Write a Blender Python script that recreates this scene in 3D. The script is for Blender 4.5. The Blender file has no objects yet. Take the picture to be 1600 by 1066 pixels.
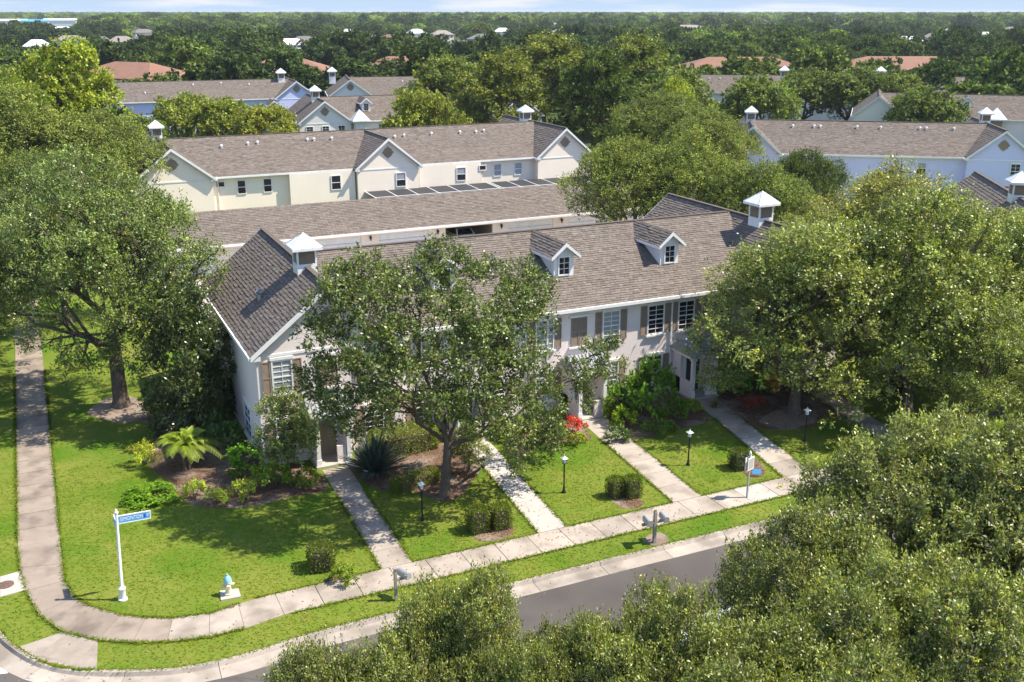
import bpy, math, random
import numpy as np
from mathutils import Vector, Matrix
from mathutils.geometry import tessellate_polygon

S = bpy.context.scene
COL = S.collection
R = math.radians
# ------------------------------------------------------------------ camera
CAM_H, FPX, YAW = 21.0, 1600.0, R(25.0)
PITCH = math.atan((533 - 18) / FPX)
cam = bpy.data.cameras.new('camera'); cam_o = bpy.data.objects.new('camera', cam); COL.objects.link(cam_o)
cam.lens = 36.0 * FPX / 1600; cam.sensor_width = 36.0
cam.clip_start = 0.5; cam.clip_end = 30000
cam_o.location = (0, 0, CAM_H); cam_o.rotation_euler = (math.pi/2 - PITCH, 0, -YAW)
S.camera = cam_o
# ------------------------------------------------------------------ light
SUN_EL = R(54); SUN_DIR = Vector((0.925*math.cos(SUN_EL), -0.38*math.cos(SUN_EL), math.sin(SUN_EL))).normalized()
sun = bpy.data.lights.new('sun', 'SUN'); sun.energy = 4.8; sun.angle = R(0.55); sun.color = (1.0, 0.91, 0.77)
sun_o = bpy.data.objects.new('sun', sun); COL.objects.link(sun_o)
sun_o.rotation_euler = (-SUN_DIR).to_track_quat('-Z', 'Y').to_euler(); sun_o.location = (40, -20, 80)
W = bpy.data.worlds.new('World'); S.world = W; W.use_nodes = True
nt = W.node_tree; nt.nodes.clear()
def nn(t, typ, **kw):
    n = t.nodes.new(typ)
    for k, v in kw.items(): setattr(n, k, v)
    return n
sky = nn(nt, 'ShaderNodeTexSky', sky_type='NISHITA', sun_disc=False)
sky.sun_elevation = SUN_EL; sky.sun_rotation = R(112); sky.altitude = 20; sky.air_density = 1.0; sky.dust_density = 0.25; sky.ozone_density = 2.5
tc = nn(nt, 'ShaderNodeTexCoord'); mp = nn(nt, 'ShaderNodeMapping'); mp.inputs['Scale'].default_value = (2.2, 2.2, 26)
no = nn(nt, 'ShaderNodeTexNoise'); no.inputs['Scale'].default_value = 2.4; no.inputs['Detail'].default_value = 7; no.inputs['Roughness'].default_value = .58
rp = nn(nt, 'ShaderNodeValToRGB'); rp.color_ramp.elements[0].position = .50; rp.color_ramp.elements[1].position = .66
mx = nn(nt, 'ShaderNodeMix', data_type='RGBA'); mx.inputs['B'].default_value = (2.95, 3.05, 3.3, 1)
bg = nn(nt, 'ShaderNodeBackground'); bg.inputs['Strength'].default_value = 0.15
wo = nn(nt, 'ShaderNodeOutputWorld')
L = nt.links.new
L(tc.outputs['Generated'], mp.inputs['Vector']); L(mp.outputs[0], no.inputs['Vector']); L(no.outputs['Fac'], rp.inputs['Fac'])
L(rp.outputs['Color'], mx.inputs['Factor']); tn = nn(nt, 'ShaderNodeMix', data_type='RGBA', blend_type='MULTIPLY'); tn.inputs['Factor'].default_value = 1; tn.inputs['B'].default_value = (.96, 1.0, 1.06, 1)
L(sky.outputs[0], tn.inputs['A']); 
# pale blue air low over the horizon, the same all the way round
sx = nn(nt, 'ShaderNodeSeparateXYZ'); L(tc.outputs['Generated'], sx.inputs[0]); mr = nn(nt, 'ShaderNodeMapRange'); mr.inputs['From Min'].default_value = .02; mr.inputs['From Max'].default_value = .30; mr.inputs['To Min'].default_value = 1.0; mr.inputs['To Max'].default_value = 0.0
mr.interpolation_type = 'SMOOTHSTEP'; L(sx.outputs['Z'], mr.inputs['Value']); hm = nn(nt, 'ShaderNodeMix', data_type='RGBA'); hm.inputs['B'].default_value = (1.9, 2.45, 3.2, 1)
L(mr.outputs[0], hm.inputs['Factor']); L(tn.outputs['Result'], hm.inputs['A']); L(hm.outputs['Result'], mx.inputs['A']); L(mx.outputs['Result'], bg.inputs['Color']); L(bg.outputs[0], wo.inputs['Surface'])
S.view_settings.view_transform = 'Standard'; S.view_settings.look = 'None'; S.view_settings.gamma = 1.0
S.view_settings.use_curve_mapping = False; S.view_settings.exposure = 1.02
S.cycles.max_bounces = 6; S.cycles.diffuse_bounces = 3; S.cycles.glossy_bounces = 2; S.cycles.transmission_bounces = 3
S.cycles.transparent_max_bounces = 4; S.cycles.volume_bounces = 0
S.cycles.use_denoising = True
HAZE = 0.9e-4

# ------------------------------------------------------------------ survey helpers: turn measured photo points into ground points
_F = np.array([math.sin(YAW)*math.cos(PITCH), math.cos(YAW)*math.cos(PITCH), -math.sin(PITCH)])
_R = np.array([math.cos(YAW), -math.sin(YAW), 0]); _U = np.cross(_R, _F)
def ray(px, py): return _F*FPX + _R*(px-800) - _U*(py-533)
def G(px, py, z=0.0):
    d = ray(px, py); k = (z-CAM_H)/d[2]; return (d[0]*k, d[1]*k)
def PYP(px, py, y):
    d = ray(px, py); k = y/d[1]; return (d[0]*k, y, CAM_H + d[2]*k)
def proj(p):
    d = p - np.array([0, 0, CAM_H]); z = d @ _F
    return 800 + FPX*(d @ _R)/z, 533 - FPX*(d @ _U)/z
# ------------------------------------------------------------------ materials
def lin(r, g, b):
    f = lambda c: (c/255/12.92) if c <= 10 else ((c/255+.055)/1.055)**2.4
    return (f(r), f(g), f(b), 1)
def mat(name, c, rough=.7, c2=None, scale=3, amt=.5, bump=0, bscale=None, spec=.3, metal=0, attr=False, detail=4, coat=0, c3=None, scale3=.3, objrand=0, cracks=0):
    m = bpy.data.materials.new(name); m.use_nodes = True; t = m.node_tree; b = t.nodes['Principled BSDF']
    b.inputs['Roughness'].default_value = rough; b.inputs['Specular IOR Level'].default_value = spec; b.inputs['Metallic'].default_value = metal
    b.inputs['Coat Weight'].default_value = coat
    c = tuple(c)[:3] + (1,)
    tcn = nn(t, 'ShaderNodeTexCoord'); cur = None
    if attr:
        a = nn(t, 'ShaderNodeAttribute', attribute_name='col'); mu = nn(t, 'ShaderNodeMix', data_type='RGBA', blend_type='MULTIPLY')
        mu.inputs['Factor'].default_value = 1; mu.inputs['A'].default_value = c; t.links.new(a.outputs['Color'], mu.inputs['B']); cur = mu.outputs['Result']
    if c2:
        n = nn(t, 'ShaderNodeTexNoise'); n.inputs['Scale'].default_value = scale; n.inputs['Detail'].default_value = detail; n.inputs['Roughness'].default_value = .6
        t.links.new(tcn.outputs['Object'], n.inputs['Vector'])
        r = nn(t, 'ShaderNodeValToRGB'); r.color_ramp.elements[0].position = .5-.25*(1.01-amt)-.03; r.color_ramp.elements[1].position = .5+.25*(1.01-amt)+.03
        t.links.new(n.outputs['Fac'], r.inputs['Fac'])
        x = nn(t, 'ShaderNodeMix', data_type='RGBA'); t.links.new(r.outputs['Color'], x.inputs['Factor'])
        if cur: t.links.new(cur, x.inputs['A'])
        else: x.inputs['A'].default_value = c
        x.inputs['B'].default_value = tuple(c2)[:3]+(1,); cur = x.outputs['Result']
        if c3:
            n3 = nn(t, 'ShaderNodeTexNoise'); n3.inputs['Scale'].default_value = scale3; n3.inputs['Detail'].default_value = 5
            t.links.new(tcn.outputs['Object'], n3.inputs['Vector'])
            r3 = nn(t, 'ShaderNodeValToRGB'); r3.color_ramp.elements[0].position = .48; r3.color_ramp.elements[1].position = .66
            t.links.new(n3.outputs['Fac'], r3.inputs['Fac'])
            x3 = nn(t, 'ShaderNodeMix', data_type='RGBA'); t.links.new(r3.outputs['Color'], x3.inputs['Factor'])
            t.links.new(cur, x3.inputs['A']); x3.inputs['B'].default_value = tuple(c3)[:3]+(1,); cur = x3.outputs['Result']
    if cracks:
        w0 = nn(t, 'ShaderNodeTexNoise'); w0.inputs['Scale'].default_value = .9; w0.inputs['Detail'].default_value = 4; t.links.new(tcn.outputs['Object'], w0.inputs['Vector'])
        va = nn(t, 'ShaderNodeVectorMath', operation='MULTIPLY_ADD'); va.inputs[1].default_value = (1.1, 1.1, 0); t.links.new(w0.outputs['Color'], va.inputs[0]); t.links.new(tcn.outputs['Object'], va.inputs[2])
        vo = nn(t, 'ShaderNodeTexVoronoi', feature='DISTANCE_TO_EDGE'); vo.inputs['Scale'].default_value = cracks; t.links.new(va.outputs[0], vo.inputs['Vector'])
        cr = nn(t, 'ShaderNodeMapRange'); cr.inputs['From Max'].default_value = .012; cr.inputs['To Min'].default_value = .45; cr.inputs['To Max'].default_value = 0; t.links.new(vo.outputs['Distance'], cr.inputs['Value'])
        xc = nn(t, 'ShaderNodeMix', data_type='RGBA'); t.links.new(cr.outputs[0], xc.inputs['Factor']); t.links.new(cur, xc.inputs['A']); xc.inputs['B'].default_value = (.05, .042, .038, 1); cur = xc.outputs['Result']
    if objrand:
        oi = nn(t, 'ShaderNodeObjectInfo'); ma = nn(t, 'ShaderNodeMapRange'); ma.inputs['To Min'].default_value = 1-objrand; ma.inputs['To Max'].default_value = 1+objrand*.6; t.links.new(oi.outputs['Random'], ma.inputs['Value'])
        xm = nn(t, 'ShaderNodeVectorMath', operation='SCALE'); t.links.new(cur, xm.inputs[0]); t.links.new(ma.outputs[0], xm.inputs['Scale']); cur = xm.outputs[0]
    if cur: t.links.new(cur, b.inputs['Base Color'])
    else: b.inputs['Base Color'].default_value = c
    if bump:
        n2 = nn(t, 'ShaderNodeTexNoise'); n2.inputs['Scale'].default_value = bscale or scale*6; n2.inputs['Detail'].default_value = 3
        t.links.new(tcn.outputs['Object'], n2.inputs['Vector'])
        bp = nn(t, 'ShaderNodeBump'); bp.inputs['Strength'].default_value = bump; bp.inputs['Distance'].default_value = .03
        t.links.new(n2.outputs['Fac'], bp.inputs['Height']); t.links.new(bp.outputs[0], b.inputs['Normal'])
    return m
def leaf_mat(name, c, trans=.3, rough=.45, spec=.35, tc_=None, up=False):
    """colour = c x per leaf tint x per tree tint; part of the light passes through the leaf"""
    m = bpy.data.materials.new(name); m.use_nodes = True; t = m.node_tree; b = t.nodes['Principled BSDF']; out = t.nodes['Material Output']
    a = nn(t, 'ShaderNodeAttribute', attribute_name='col'); ti = nn(t, 'ShaderNodeAttribute', attribute_name='tint', attribute_type='INSTANCER')
    m1 = nn(t, 'ShaderNodeMix', data_type='RGBA', blend_type='MULTIPLY'); m1.inputs['Factor'].default_value = 1
    m2 = nn(t, 'ShaderNodeMix', data_type='RGBA', blend_type='MULTIPLY'); m2.inputs['Factor'].default_value = 1
    m1.inputs['A'].default_value = tuple(c)[:3]+(1,); t.links.new(a.outputs['Color'], m1.inputs['B'])
    t.links.new(m1.outputs['Result'], m2.inputs['A']); t.links.new(ti.outputs['Color'], m2.inputs['B'])
    t.links.new(m2.outputs['Result'], b.inputs['Base Color']); b.inputs['Roughness'].default_value = rough; b.inputs['Specular IOR Level'].default_value = spec
    tr = nn(t, 'ShaderNodeBsdfTranslucent'); m3 = nn(t, 'ShaderNodeMix', data_type='RGBA', blend_type='MULTIPLY'); m3.inputs['Factor'].default_value = 1
    m3.inputs['B'].default_value = tc_ or (1.5, 1.55, .6, 1); t.links.new(m2.outputs['Result'], m3.inputs['A']); t.links.new(m3.outputs['Result'], tr.inputs['Color'])
    if up:
        cz = nn(t, 'ShaderNodeCombineXYZ'); cz.inputs[2].default_value = 1; t.links.new(cz.outputs[0], b.inputs['Normal']); t.links.new(cz.outputs[0], tr.inputs['Normal'])
    ms = nn(t, 'ShaderNodeMixShader'); ms.inputs['Fac'].default_value = trans
    t.links.new(b.outputs[0], ms.inputs[1]); t.links.new(tr.outputs[0], ms.inputs[2]); t.links.new(ms.outputs[0], out.inputs['Surface'])
    return m
M = {}
M['white'] = mat('white_paint', (.78, .78, .77), .5, (.68, .67, .64), 1.5, .3)
M['metal_white'] = mat('white_metal_roof', (.80, .81, .82), .35, (.66, .66, .65), 2.2, .2, spec=.5)
M['wall_pink'] = mat('pinkish_stucco', (.80, .712, .685), .9, (.74, .655, .63), .5, .2, .25, 40)
M['wall_cream'] = mat('cream_stucco', (.85, .75, .62), .9, (.80, .70, .58), .4, .2, .2, 30)
M['wall_blue'] = mat('pale_blue_stucco', (.60, .61, .84), .9, (.56, .57, .80), .4, .2, .2, 30)
M['wall_grey'] = mat('off_white_stucco', (.76, .72, .68), .9, (.70, .66, .62), .4, .2)
M['tan'] = mat('tan_louver', (.30, .225, .15), .75, (.24, .18, .12), 3, .3)
M['shutter'] = mat('tan_shutter_paint', (.31, .235, .17), .65, (.25, .19, .14), 4, .3)
M['glass_dark'] = mat('dark_window_glass', (.012, .014, .018), .06, spec=.8)
M['glass_blind'] = mat('window_glass_with_blind', (.33, .35, .37), .12, (.25, .27, .29), 3, .3, spec=.8)
M['shingle'] = mat('brown_shingle', (.165, .140, .121), .92, attr=True, bump=.5, bscale=60, spec=.15)
M['shingle_deck'] = mat('roof_deck', (.115, .094, .080), .95, (.092, .075, .063), 2, .3)
M['orange'] = mat('orange_tile', (.235, .125, .085), .9, (.19, .10, .068), .5, .3, .4, 3)
M['screen'] = mat('dark_insect_screen', (.035, .035, .037), .7)
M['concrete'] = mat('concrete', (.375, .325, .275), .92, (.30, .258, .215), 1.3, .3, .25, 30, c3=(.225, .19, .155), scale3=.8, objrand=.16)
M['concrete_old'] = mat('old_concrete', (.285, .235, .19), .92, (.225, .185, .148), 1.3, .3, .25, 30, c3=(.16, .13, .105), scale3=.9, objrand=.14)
M['concrete_new'] = mat('pale_concrete', (.46, .425, .38), .92, (.38, .345, .305), 1.1, .3, .25, 30, objrand=.10)
M['ramp'] = mat('worn_ramp_concrete', (.29, .25, .205), .95, (.235, .20, .165), 2, .4, .3, 30)
M['kerb'] = mat('kerb_concrete', (.38, .335, .285), .92, (.30, .26, .22), 1.6, .35, .25, 30, c3=(.21, .18, .15), scale3=.7, objrand=.12)
M['asphalt'] = mat('asphalt', (.088, .078, .070), .93, (.110, .098, .088), .5, .25, .5, 60, c3=(.072, .062, .057), scale3=.16, cracks=.16)
M['alley'] = mat('pale_paving', (.42, .37, .335), .95, (.36, .32, .285), .5, .3, .2, 8)
M['lawn'] = mat('lawn_turf', (.098, .150, .014), .95, (.165, .178, .034), .42, .2, .35, 22, spec=.1, c3=(.068, .138, .010), scale3=.3)
M['soil'] = mat('mulch', (.16, .10, .07), .98, (.09, .058, .042), 5, .4, .9, 25, spec=.1, c3=(.24, .19, .15), scale3=.7)
M['sand'] = mat('bare_sandy_soil', (.27, .215, .175), .98, (.20, .155, .12), 3, .4, .6, 20, spec=.1)
M['far'] = mat('far_ground', (.040, .062, .018), 1.0, (.06, .075, .028), .02, .3, spec=.05)
M['bark'] = mat('oak_bark', (.155, .125, .098), .95, (.085, .068, .054), 5, .3, 1.0, 14, spec=.1)
M['bark_pale'] = mat('pale_bark', (.25, .215, .18), .95, (.15, .125, .10), 5, .3, 1.0, 14, spec=.1)
M['black'] = mat('black_paint', (.015, .015, .017), .4)
M['dark'] = mat('dark_interior', (.02, .02, .022), .9)
M['grey'] = mat('grey_weathered_wood', (.30, .27, .24), .9, (.21, .19, .165), 8, .3)
M['porch_metal'] = mat('weathered_porch_metal', (.30, .31, .32), .7, (.24, .24, .25), 3, .3, metal=0)
M['galv'] = mat('galvanised_steel', (.42, .42, .42), .5, (.35, .35, .35), 6, .3, metal=.4)
M['lamp_glass'] = mat('frosted_lamp_glass', (.70, .72, .72), .25)
M['blue'] = mat('blue_plastic', (.02, .085, .42), .45)
M['sign_blue'] = mat('sign_blue', (.085, .33, .62), .4)
M['hyd'] = mat('cream_hydrant_paint', (.66, .60, .44), .5, (.56, .50, .37), 6, .3)
M['hyd_blue'] = mat('pale_blue_hydrant_paint', (.22, .48, .62), .45)
M['iron'] = mat('rusty_iron', (.10, .07, .055), .8, (.16, .10, .075), 8, .4)
M['car_white'] = mat('white_car_paint', (.72, .72, .72), .25, coat=.6)
M['car_grey'] = mat('silver_car_paint', (.55, .60, .66), .25, metal=.1, coat=.6)
M['car_black'] = mat('black_car_paint', (.012, .012, .016), .2, coat=.7)
M['rubber'] = mat('tyre_rubber', (.02, .02, .02), .9)
M['red'] = mat('red_lens', (.35, .02, .02), .3)
M['door'] = mat('tan_door_paint', (.27, .215, .155), .6)
M['door_dark'] = mat('dark_door_paint', (.055, .045, .045), .5)
M['leaf'] = leaf_mat('oak_leaf', (.158, .178, .056), .26, .40, .5, (1.35, 1.5, .55, 1))
M['leaf_mid'] = leaf_mat('oak_leaf_dull', (.160, .180, .056), .26, .6, .16, (1.35, 1.5, .55, 1))
M['leaf_far'] = leaf_mat('distant_leaf', (.150, .178, .066), .2, .9, .05, (1.2, 1.4, .6, 1))
M['leaf_d'] = leaf_mat('dark_leaf', (.050, .072, .020), .22, .35, .5)
M['leaf_b'] = leaf_mat('bright_leaf', (.165, .200, .024), .33)
M['leaf_y'] = leaf_mat('yellow_leaf', (.34, .32, .04), .3)
M['leaf_r'] = leaf_mat('red_leaf', (.35, .055, .035), .25, tc_=(1.4, .5, .4, 1))
M['leaf_o'] = leaf_mat('orange_leaf', (.50, .20, .04), .25, tc_=(1.4, .8, .4, 1))
M['leaf_g'] = leaf_mat('blue_grey_leaf', (.055, .085, .060), .12, .5, .3)
M['grass'] = leaf_mat('grass_blade', (.118, .172, .017), .2, .8, .06, up=True)

# ------------------------------------------------------------------ mesh helpers
def tag(o, label=None, cat=None, group=None, kind=None):
    if label: o['label'] = label
    if cat: o['category'] = cat
    if group: o['group'] = group
    if kind: o['kind'] = kind
    return o
def empty(name, loc=(0, 0, 0), rz=0, label=None, cat=None, group=None):
    o = bpy.data.objects.new(name, None); COL.objects.link(o); o.location = loc; o.rotation_euler = (0, 0, rz); o.empty_display_size = .2
    return tag(o, label, cat, group)
def link(name, me, parent=None, loc=None):
    o = bpy.data.objects.new(name, me); COL.objects.link(o)
    if parent: o.parent = parent
    if loc: o.location = loc
    return o
class MB:
    def __init__(s): s.v = []; s.f = []; s.mi = []; s.c = []
    def face(s, pts, mi=0, col=(1, 1, 1)):
        n = len(s.v); s.v += [tuple(p) for p in pts]; s.f.append(tuple(range(n, n+len(pts)))); s.mi.append(mi); s.c.append(col); return s
    def box(s, x0, x1, y0, y1, z0, z1, mi=0, col=(1, 1, 1)):
        n = len(s.v)
        s.v += [(x0, y0, z0), (x1, y0, z0), (x1, y1, z0), (x0, y1, z0), (x0, y0, z1), (x1, y0, z1), (x1, y1, z1), (x0, y1, z1)]
        for q in ((0, 3, 2, 1), (4, 5, 6, 7), (0, 1, 5, 4), (1, 2, 6, 5), (2, 3, 7, 6), (3, 0, 4, 7)):
            s.f.append(tuple(n+i for i in q)); s.mi.append(mi); s.c.append(col)
        return s
    def prism(s, poly, ext, mi=0, col=(1, 1, 1)):
        """closed solid: polygon (3D points) swept along ext"""
        e = Vector(ext); a = [Vector(p) for p in poly]; b = [p+e for p in a]; k = len(a); n = len(s.v)
        s.v += [tuple(p) for p in a+b]
        s.f.append(tuple(n+i for i in reversed(range(k)))); s.f.append(tuple(n+k+i for i in range(k)))
        for i in range(k): j = (i+1) % k; s.f.append((n+i, n+j, n+k+j, n+k+i))
        s.mi += [mi]*(k+2); s.c += [col]*(k+2); return s
    def bar(s, a, b, w, h=None, mi=0, up=(0, 0, 1), col=(1, 1, 1)):
        a = Vector(a); b = Vector(b); d = (b-a).normalized(); u = Vector(up)
        if abs(d.dot(u)) > .98: u = Vector((0, 1, 0))
        x = d.cross(u).normalized()*(w/2); y = x.cross(d).normalized()*((h or w)/2)
        return s.prism([a-x-y, a+x-y, a+x+y, a-x+y], b-a, mi, col)
    def tube(s, pts, rad, sides=8, mi=0, cap=True, col=(1, 1, 1)):
        pts = [Vector(p) for p in pts]; rings = []; n0 = len(s.v); pd = None
        for i, p in enumerate(pts):
            d = (pts[min(i+1, len(pts)-1)]-pts[max(i-1, 0)]).normalized()
            u = Vector((0, 1, 0)) if abs(d.z) > .9 else Vector((0, 0, 1))
            x = d.cross(u).normalized(); y = d.cross(x).normalized(); r = rad[i] if isinstance(rad, (list, tuple)) else rad
            for k in range(sides):
                an = 2*math.pi*k/sides; s.v.append(tuple(p+x*(math.cos(an)*r)+y*(math.sin(an)*r)))
        for i in range(len(pts)-1):
            for k in range(sides):
                k2 = (k+1) % sides; s.f.append((n0+i*sides+k, n0+i*sides+k2, n0+(i+1)*sides+k2, n0+(i+1)*sides+k)); s.mi.append(mi); s.c.append(col)
        if cap:
            s.f.append(tuple(n0+k for k in reversed(range(sides)))); s.f.append(tuple(n0+(len(pts)-1)*sides+k for k in range(sides))); s.mi += [mi]*2; s.c += [col]*2
        return s
    def lathe(s, prof, c=(0, 0, 0), sides=16, mi=0):
        return s.tube([(c[0], c[1], c[2]+z) for r, z in prof], [max(r, .002) for r, z in prof], sides, mi)
    def mesh(s, name, mats, smooth=False, attr=False):
        me = bpy.data.meshes.new(name); me.from_pydata(s.v, [], s.f)
        for m in (mats if isinstance(mats, (list, tuple)) else [mats]): me.materials.append(m)
        me.polygons.foreach_set('material_index', s.mi)
        if smooth: me.polygons.foreach_set('use_smooth', [True]*len(s.f))
        if attr:
            a = me.attributes.new('col', 'FLOAT_COLOR', 'FACE'); a.data.foreach_set('color', np.array([(*c, 1) for c in s.c], np.float32).ravel())
        me.update(); return me
    def build(s, name, mats, parent=None, smooth=False, attr=False, loc=None):
        me = s.mesh(name, mats, smooth, attr)
        if smooth:
            try: me.set_sharp_from_angle(angle=R(40))
            except Exception: pass
        return link(name, me, parent, loc)
def quads_mesh(name, V, cols, mats, mi=None, tris=False):
    """V: (N,k,3) one polygon each, cols (N,3)"""
    N, k = V.shape[:2]; me = bpy.data.meshes.new(name)
    me.vertices.add(N*k); me.vertices.foreach_set('co', V.reshape(-1).astype(np.float32))
    me.loops.add(N*k); me.loops.foreach_set('vertex_index', np.arange(N*k, dtype=np.int32))
    me.polygons.add(N); me.polygons.foreach_set('loop_start', np.arange(0, N*k, k, dtype=np.int32))
    try: me.polygons.foreach_set('loop_total', np.full(N, k, np.int32))
    except Exception: pass
    for m in mats: me.materials.append(m)
    if mi is not None: me.polygons.foreach_set('material_index', mi.astype(np.int32))
    a = me.attributes.new('col', 'FLOAT_COLOR', 'FACE')
    a.data.foreach_set('color', np.concatenate([cols, np.ones((N, 1))], 1).astype(np.float32).ravel())
    me.update(calc_edges=True); me.validate(); return me
def sheet(name, polys, z, m, parent=None, kind='structure', skirt=0):
    """flat sheet(s) from 2D polygons, optional edge going down"""
    b = MB()
    for poly in polys:
        p3 = [Vector((p[0], p[1], z)) for p in poly]
        for t in tessellate_polygon([p3]):
            q = [p3[i] for i in t]
            if (q[1]-q[0]).cross(q[2]-q[0]).z < 0: q.reverse()
            b.face(q)
        if skirt:
            for i in range(len(p3)):
                a, c = p3[i], p3[(i+1) % len(p3)]; d = Vector((0, 0, skirt)); b.face([a, c, c-d, a-d])
    o = b.build(name, m, parent)
    if kind: o['kind'] = kind
    return o
def copy_tree(o, parent=None):
    c = o.copy(); COL.objects.link(c)
    if parent: c.parent = parent
    for ch in o.children: copy_tree(ch, c)
    return c
# ================================================================== GROUND
sheet('ground', [[(-9000, -3000), (12000, -3000), (12000, 14000), (-9000, 14000)]], -.16, M['far'])
def smooth_line(pts, n=3):
    for _ in range(n):
        q = [pts[0]]
        for a, b in zip(pts, pts[1:]):
            q += [(a[0]*.75+b[0]*.25, a[1]*.75+b[1]*.25), (a[0]*.25+b[0]*.75, a[1]*.25+b[1]*.75)]
        pts = q+[pts[-1]]
    return pts
kerb_px = [(0, 991), (27, 1014), (62, 1034), (110, 1046), (151, 1048), (225, 1048), (296, 1043.5), (400, 1019)]
kerb_line = [(-5.3, 150), (-5.3, 48), (-5.0, 42.5)] + [G(*p) for p in kerb_px] + [(6.5, 31.5), (10, 31.5), (120, 31.5)]
kerb_line = kerb_line[:2] + smooth_line(kerb_line[1:-1], 2)[1:] + kerb_line[-1:]
def offset(line, d):
    out = []
    for i, p in enumerate(line):
        a = Vector(line[max(i-1, 0)]); b = Vector(line[min(i+1, len(line)-1)]); t = (b-a).normalized(); out.append((p[0]+t.y*d*-1, p[1]-t.x*d*-1))
    return out
sheet('road', [[(-60, 22.2), (150, 22.2), (150, 33), (-60, 33)], [(-15, 33), (2, 33), (2, 45), (-3, 45), (-3, 150), (-15, 150)]], -.125, M['asphalt'])
lawn_block = kerb_line + [(140, 31.5), (140, 128), (-5.3, 128)]
lawn_block = kerb_line + [(120, 140), (-5.3, 140.0)][:1] + [(-5.2, 140)]
lawn_block = [p for p in kerb_line if p[1] < 140] + [(120, 139), (-5.3, 139)]
sheet('lawn', [lawn_block], 0, M['lawn'], skirt=.14)
sheet('verge', [[(-60, 6), (150, 6), (150, 22), (-60, 22)]], 0, M['lawn'], skirt=.14)
sheet('side_lawn', [[(-60, 34), (-15.2, 34), (-15.2, 150), (-60, 150)]], 0, M['lawn'], skirt=.14)
# kerb with its gutter, cut at the joints
kerb = empty('kerb'); kerb['kind'] = 'structure'
ko = offset(kerb_line, -1)   # unit normal towards the road
def kpt(i, d): 
    p = Vector(kerb_line[i]); q = Vector(ko[i]); n = (q-p); return p - n*d if False else p + n*d
test = Vector(ko[-3]) - Vector(kerb_line[-3]); sgn = 1 if test.y < 0 else -1
def klen():
    s = [0]
    for a, b in zip(kerb_line, kerb_line[1:]): s.append(s[-1]+math.dist(a, b))
    return s
ks = klen()
def kat(s, d, z):
    i = max(j for j in range(len(ks)-1) if ks[j] <= s+1e-6); t = (s-ks[i])/(ks[i+1]-ks[i])
    p = Vector(kerb_line[i]).lerp(Vector(kerb_line[i+1]), t); n = (Vector(ko[i])-Vector(kerb_line[i])).lerp(Vector(ko[i+1])-Vector(kerb_line[i+1]), t).normalized()*sgn
    q = p+n*d; return (q.x, q.y, z)
ramp_c = G(90, 1044); s_ramp = min(ks, key=lambda s: math.dist(kat(min(s, ks[-1]-.1), 0, 0)[:2], ramp_c))
s = ks[1]-60 if ks[1] > 60 else 0
s_end = ks[-2]+60
while s < s_end:
    step = 3.0; b = MB(); e = min(s+step-.02, s_end)
    near = ks[1] < s+step < ks[-2]+1; n = 4 if near else 1
    for k in range(n):
        a0, a1 = s+(e-s)*k/n, s+(e-s)*(k+1)/n
        low0 = abs(a0-s_ramp) < 1.3; low1 = abs(a1-s_ramp) < 1.3
        h0, h1 = (.004 if low0 else .03), (.004 if low1 else .03)
        P0 = [kat(a0, -.02, h0), kat(a0, .13, h0), kat(a0, .2, -.095), kat(a0, .85, -.115), kat(a0, .87, -.16), kat(a0, -.02, -.16)]
        P1 = [kat(a1, -.02, h1), kat(a1, .13, h1), kat(a1, .2, -.095), kat(a1, .85, -.115), kat(a1, .87, -.16), kat(a1, -.02, -.16)]
        for i in range(6):
            j = (i+1) % 6; b.face([P0[i], P0[j], P1[j], P1[i]])
        b.face(P0); b.face(P1[::-1])
    b.build('kerb_stone', M['kerb'], kerb); s += step
sheet('far_kerb', [[(-60, 21.9), (150, 21.9), (150, 22.6), (-60, 22.6)]], -.10, M['kerb'], skirt=.05)
# pavements: every slab a piece
rnd = random.Random(4)
pave = empty('sidewalk'); pave['kind'] = 'structure'
def slab(quad, parent, m='concrete', z=.025, g=.012, name='slab'):
    c = sum((Vector(p) for p in quad), Vector((0, 0)))/len(quad); q = []
    for p in quad:
        d = Vector(p)-c; q.append(Vector(p)-d.normalized()*g)
    dz = rnd.uniform(-.004, .004)
    n = (q[1]-q[0]).cross(q[2]-q[0])
    if n < 0: q.reverse()
    return MB().prism([(p.x, p.y, -.03) for p in q], (0, 0, z+.03+dz)).build(name, M[m], parent)
y = 42.6
while y < 100:
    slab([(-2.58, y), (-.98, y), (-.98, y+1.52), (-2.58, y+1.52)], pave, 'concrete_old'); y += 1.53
pairs = [((98, 882), (31, 888)), ((101, 908), (40, 924)), ((118, 934), (60, 960)), ((143, 948), (97, 988)), ((190, 961), (154, 1001)), ((228, 965), (207, 1005)), ((270, 966), (261, 1004)), ((328, 959), (327, 996)), ((372, 944), (382.5, 983))]
pw = [((-.98, 42.6), (-2.58, 42.6))] + [(G(*a), G(*b)) for a, b in pairs[0:]]
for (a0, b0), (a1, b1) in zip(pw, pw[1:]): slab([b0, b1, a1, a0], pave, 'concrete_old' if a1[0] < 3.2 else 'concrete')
x = pw[-1][0][0]; y0s, y1s = 33.02, 34.58
slab([pw[-1][1], (x+1.4, y0s), (x+1.4, y1s), pw[-1][0]], pave); x += 1.4
k = 0
while x < 70:
    m = 'concrete_new' if (k in (14,)) else 'concrete'
    slab([(x, y0s), (x+1.5, y0s), (x+1.5, y1s), (x, y1s)], pave, m); x += 1.51; k += 1
walks = [((10.72, 11.99, 44.6), (10.42, 11.75)), ((18.1, 19.44, 44.8), (17.36, 18.72)), ((24.95, 26.45, 45), (24.1, 25.66)), ((32.27, 33.67, 45), (30.3, 31.95)), ((39.4, 40.9, 45), (37.4, 38.9))]
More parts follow.
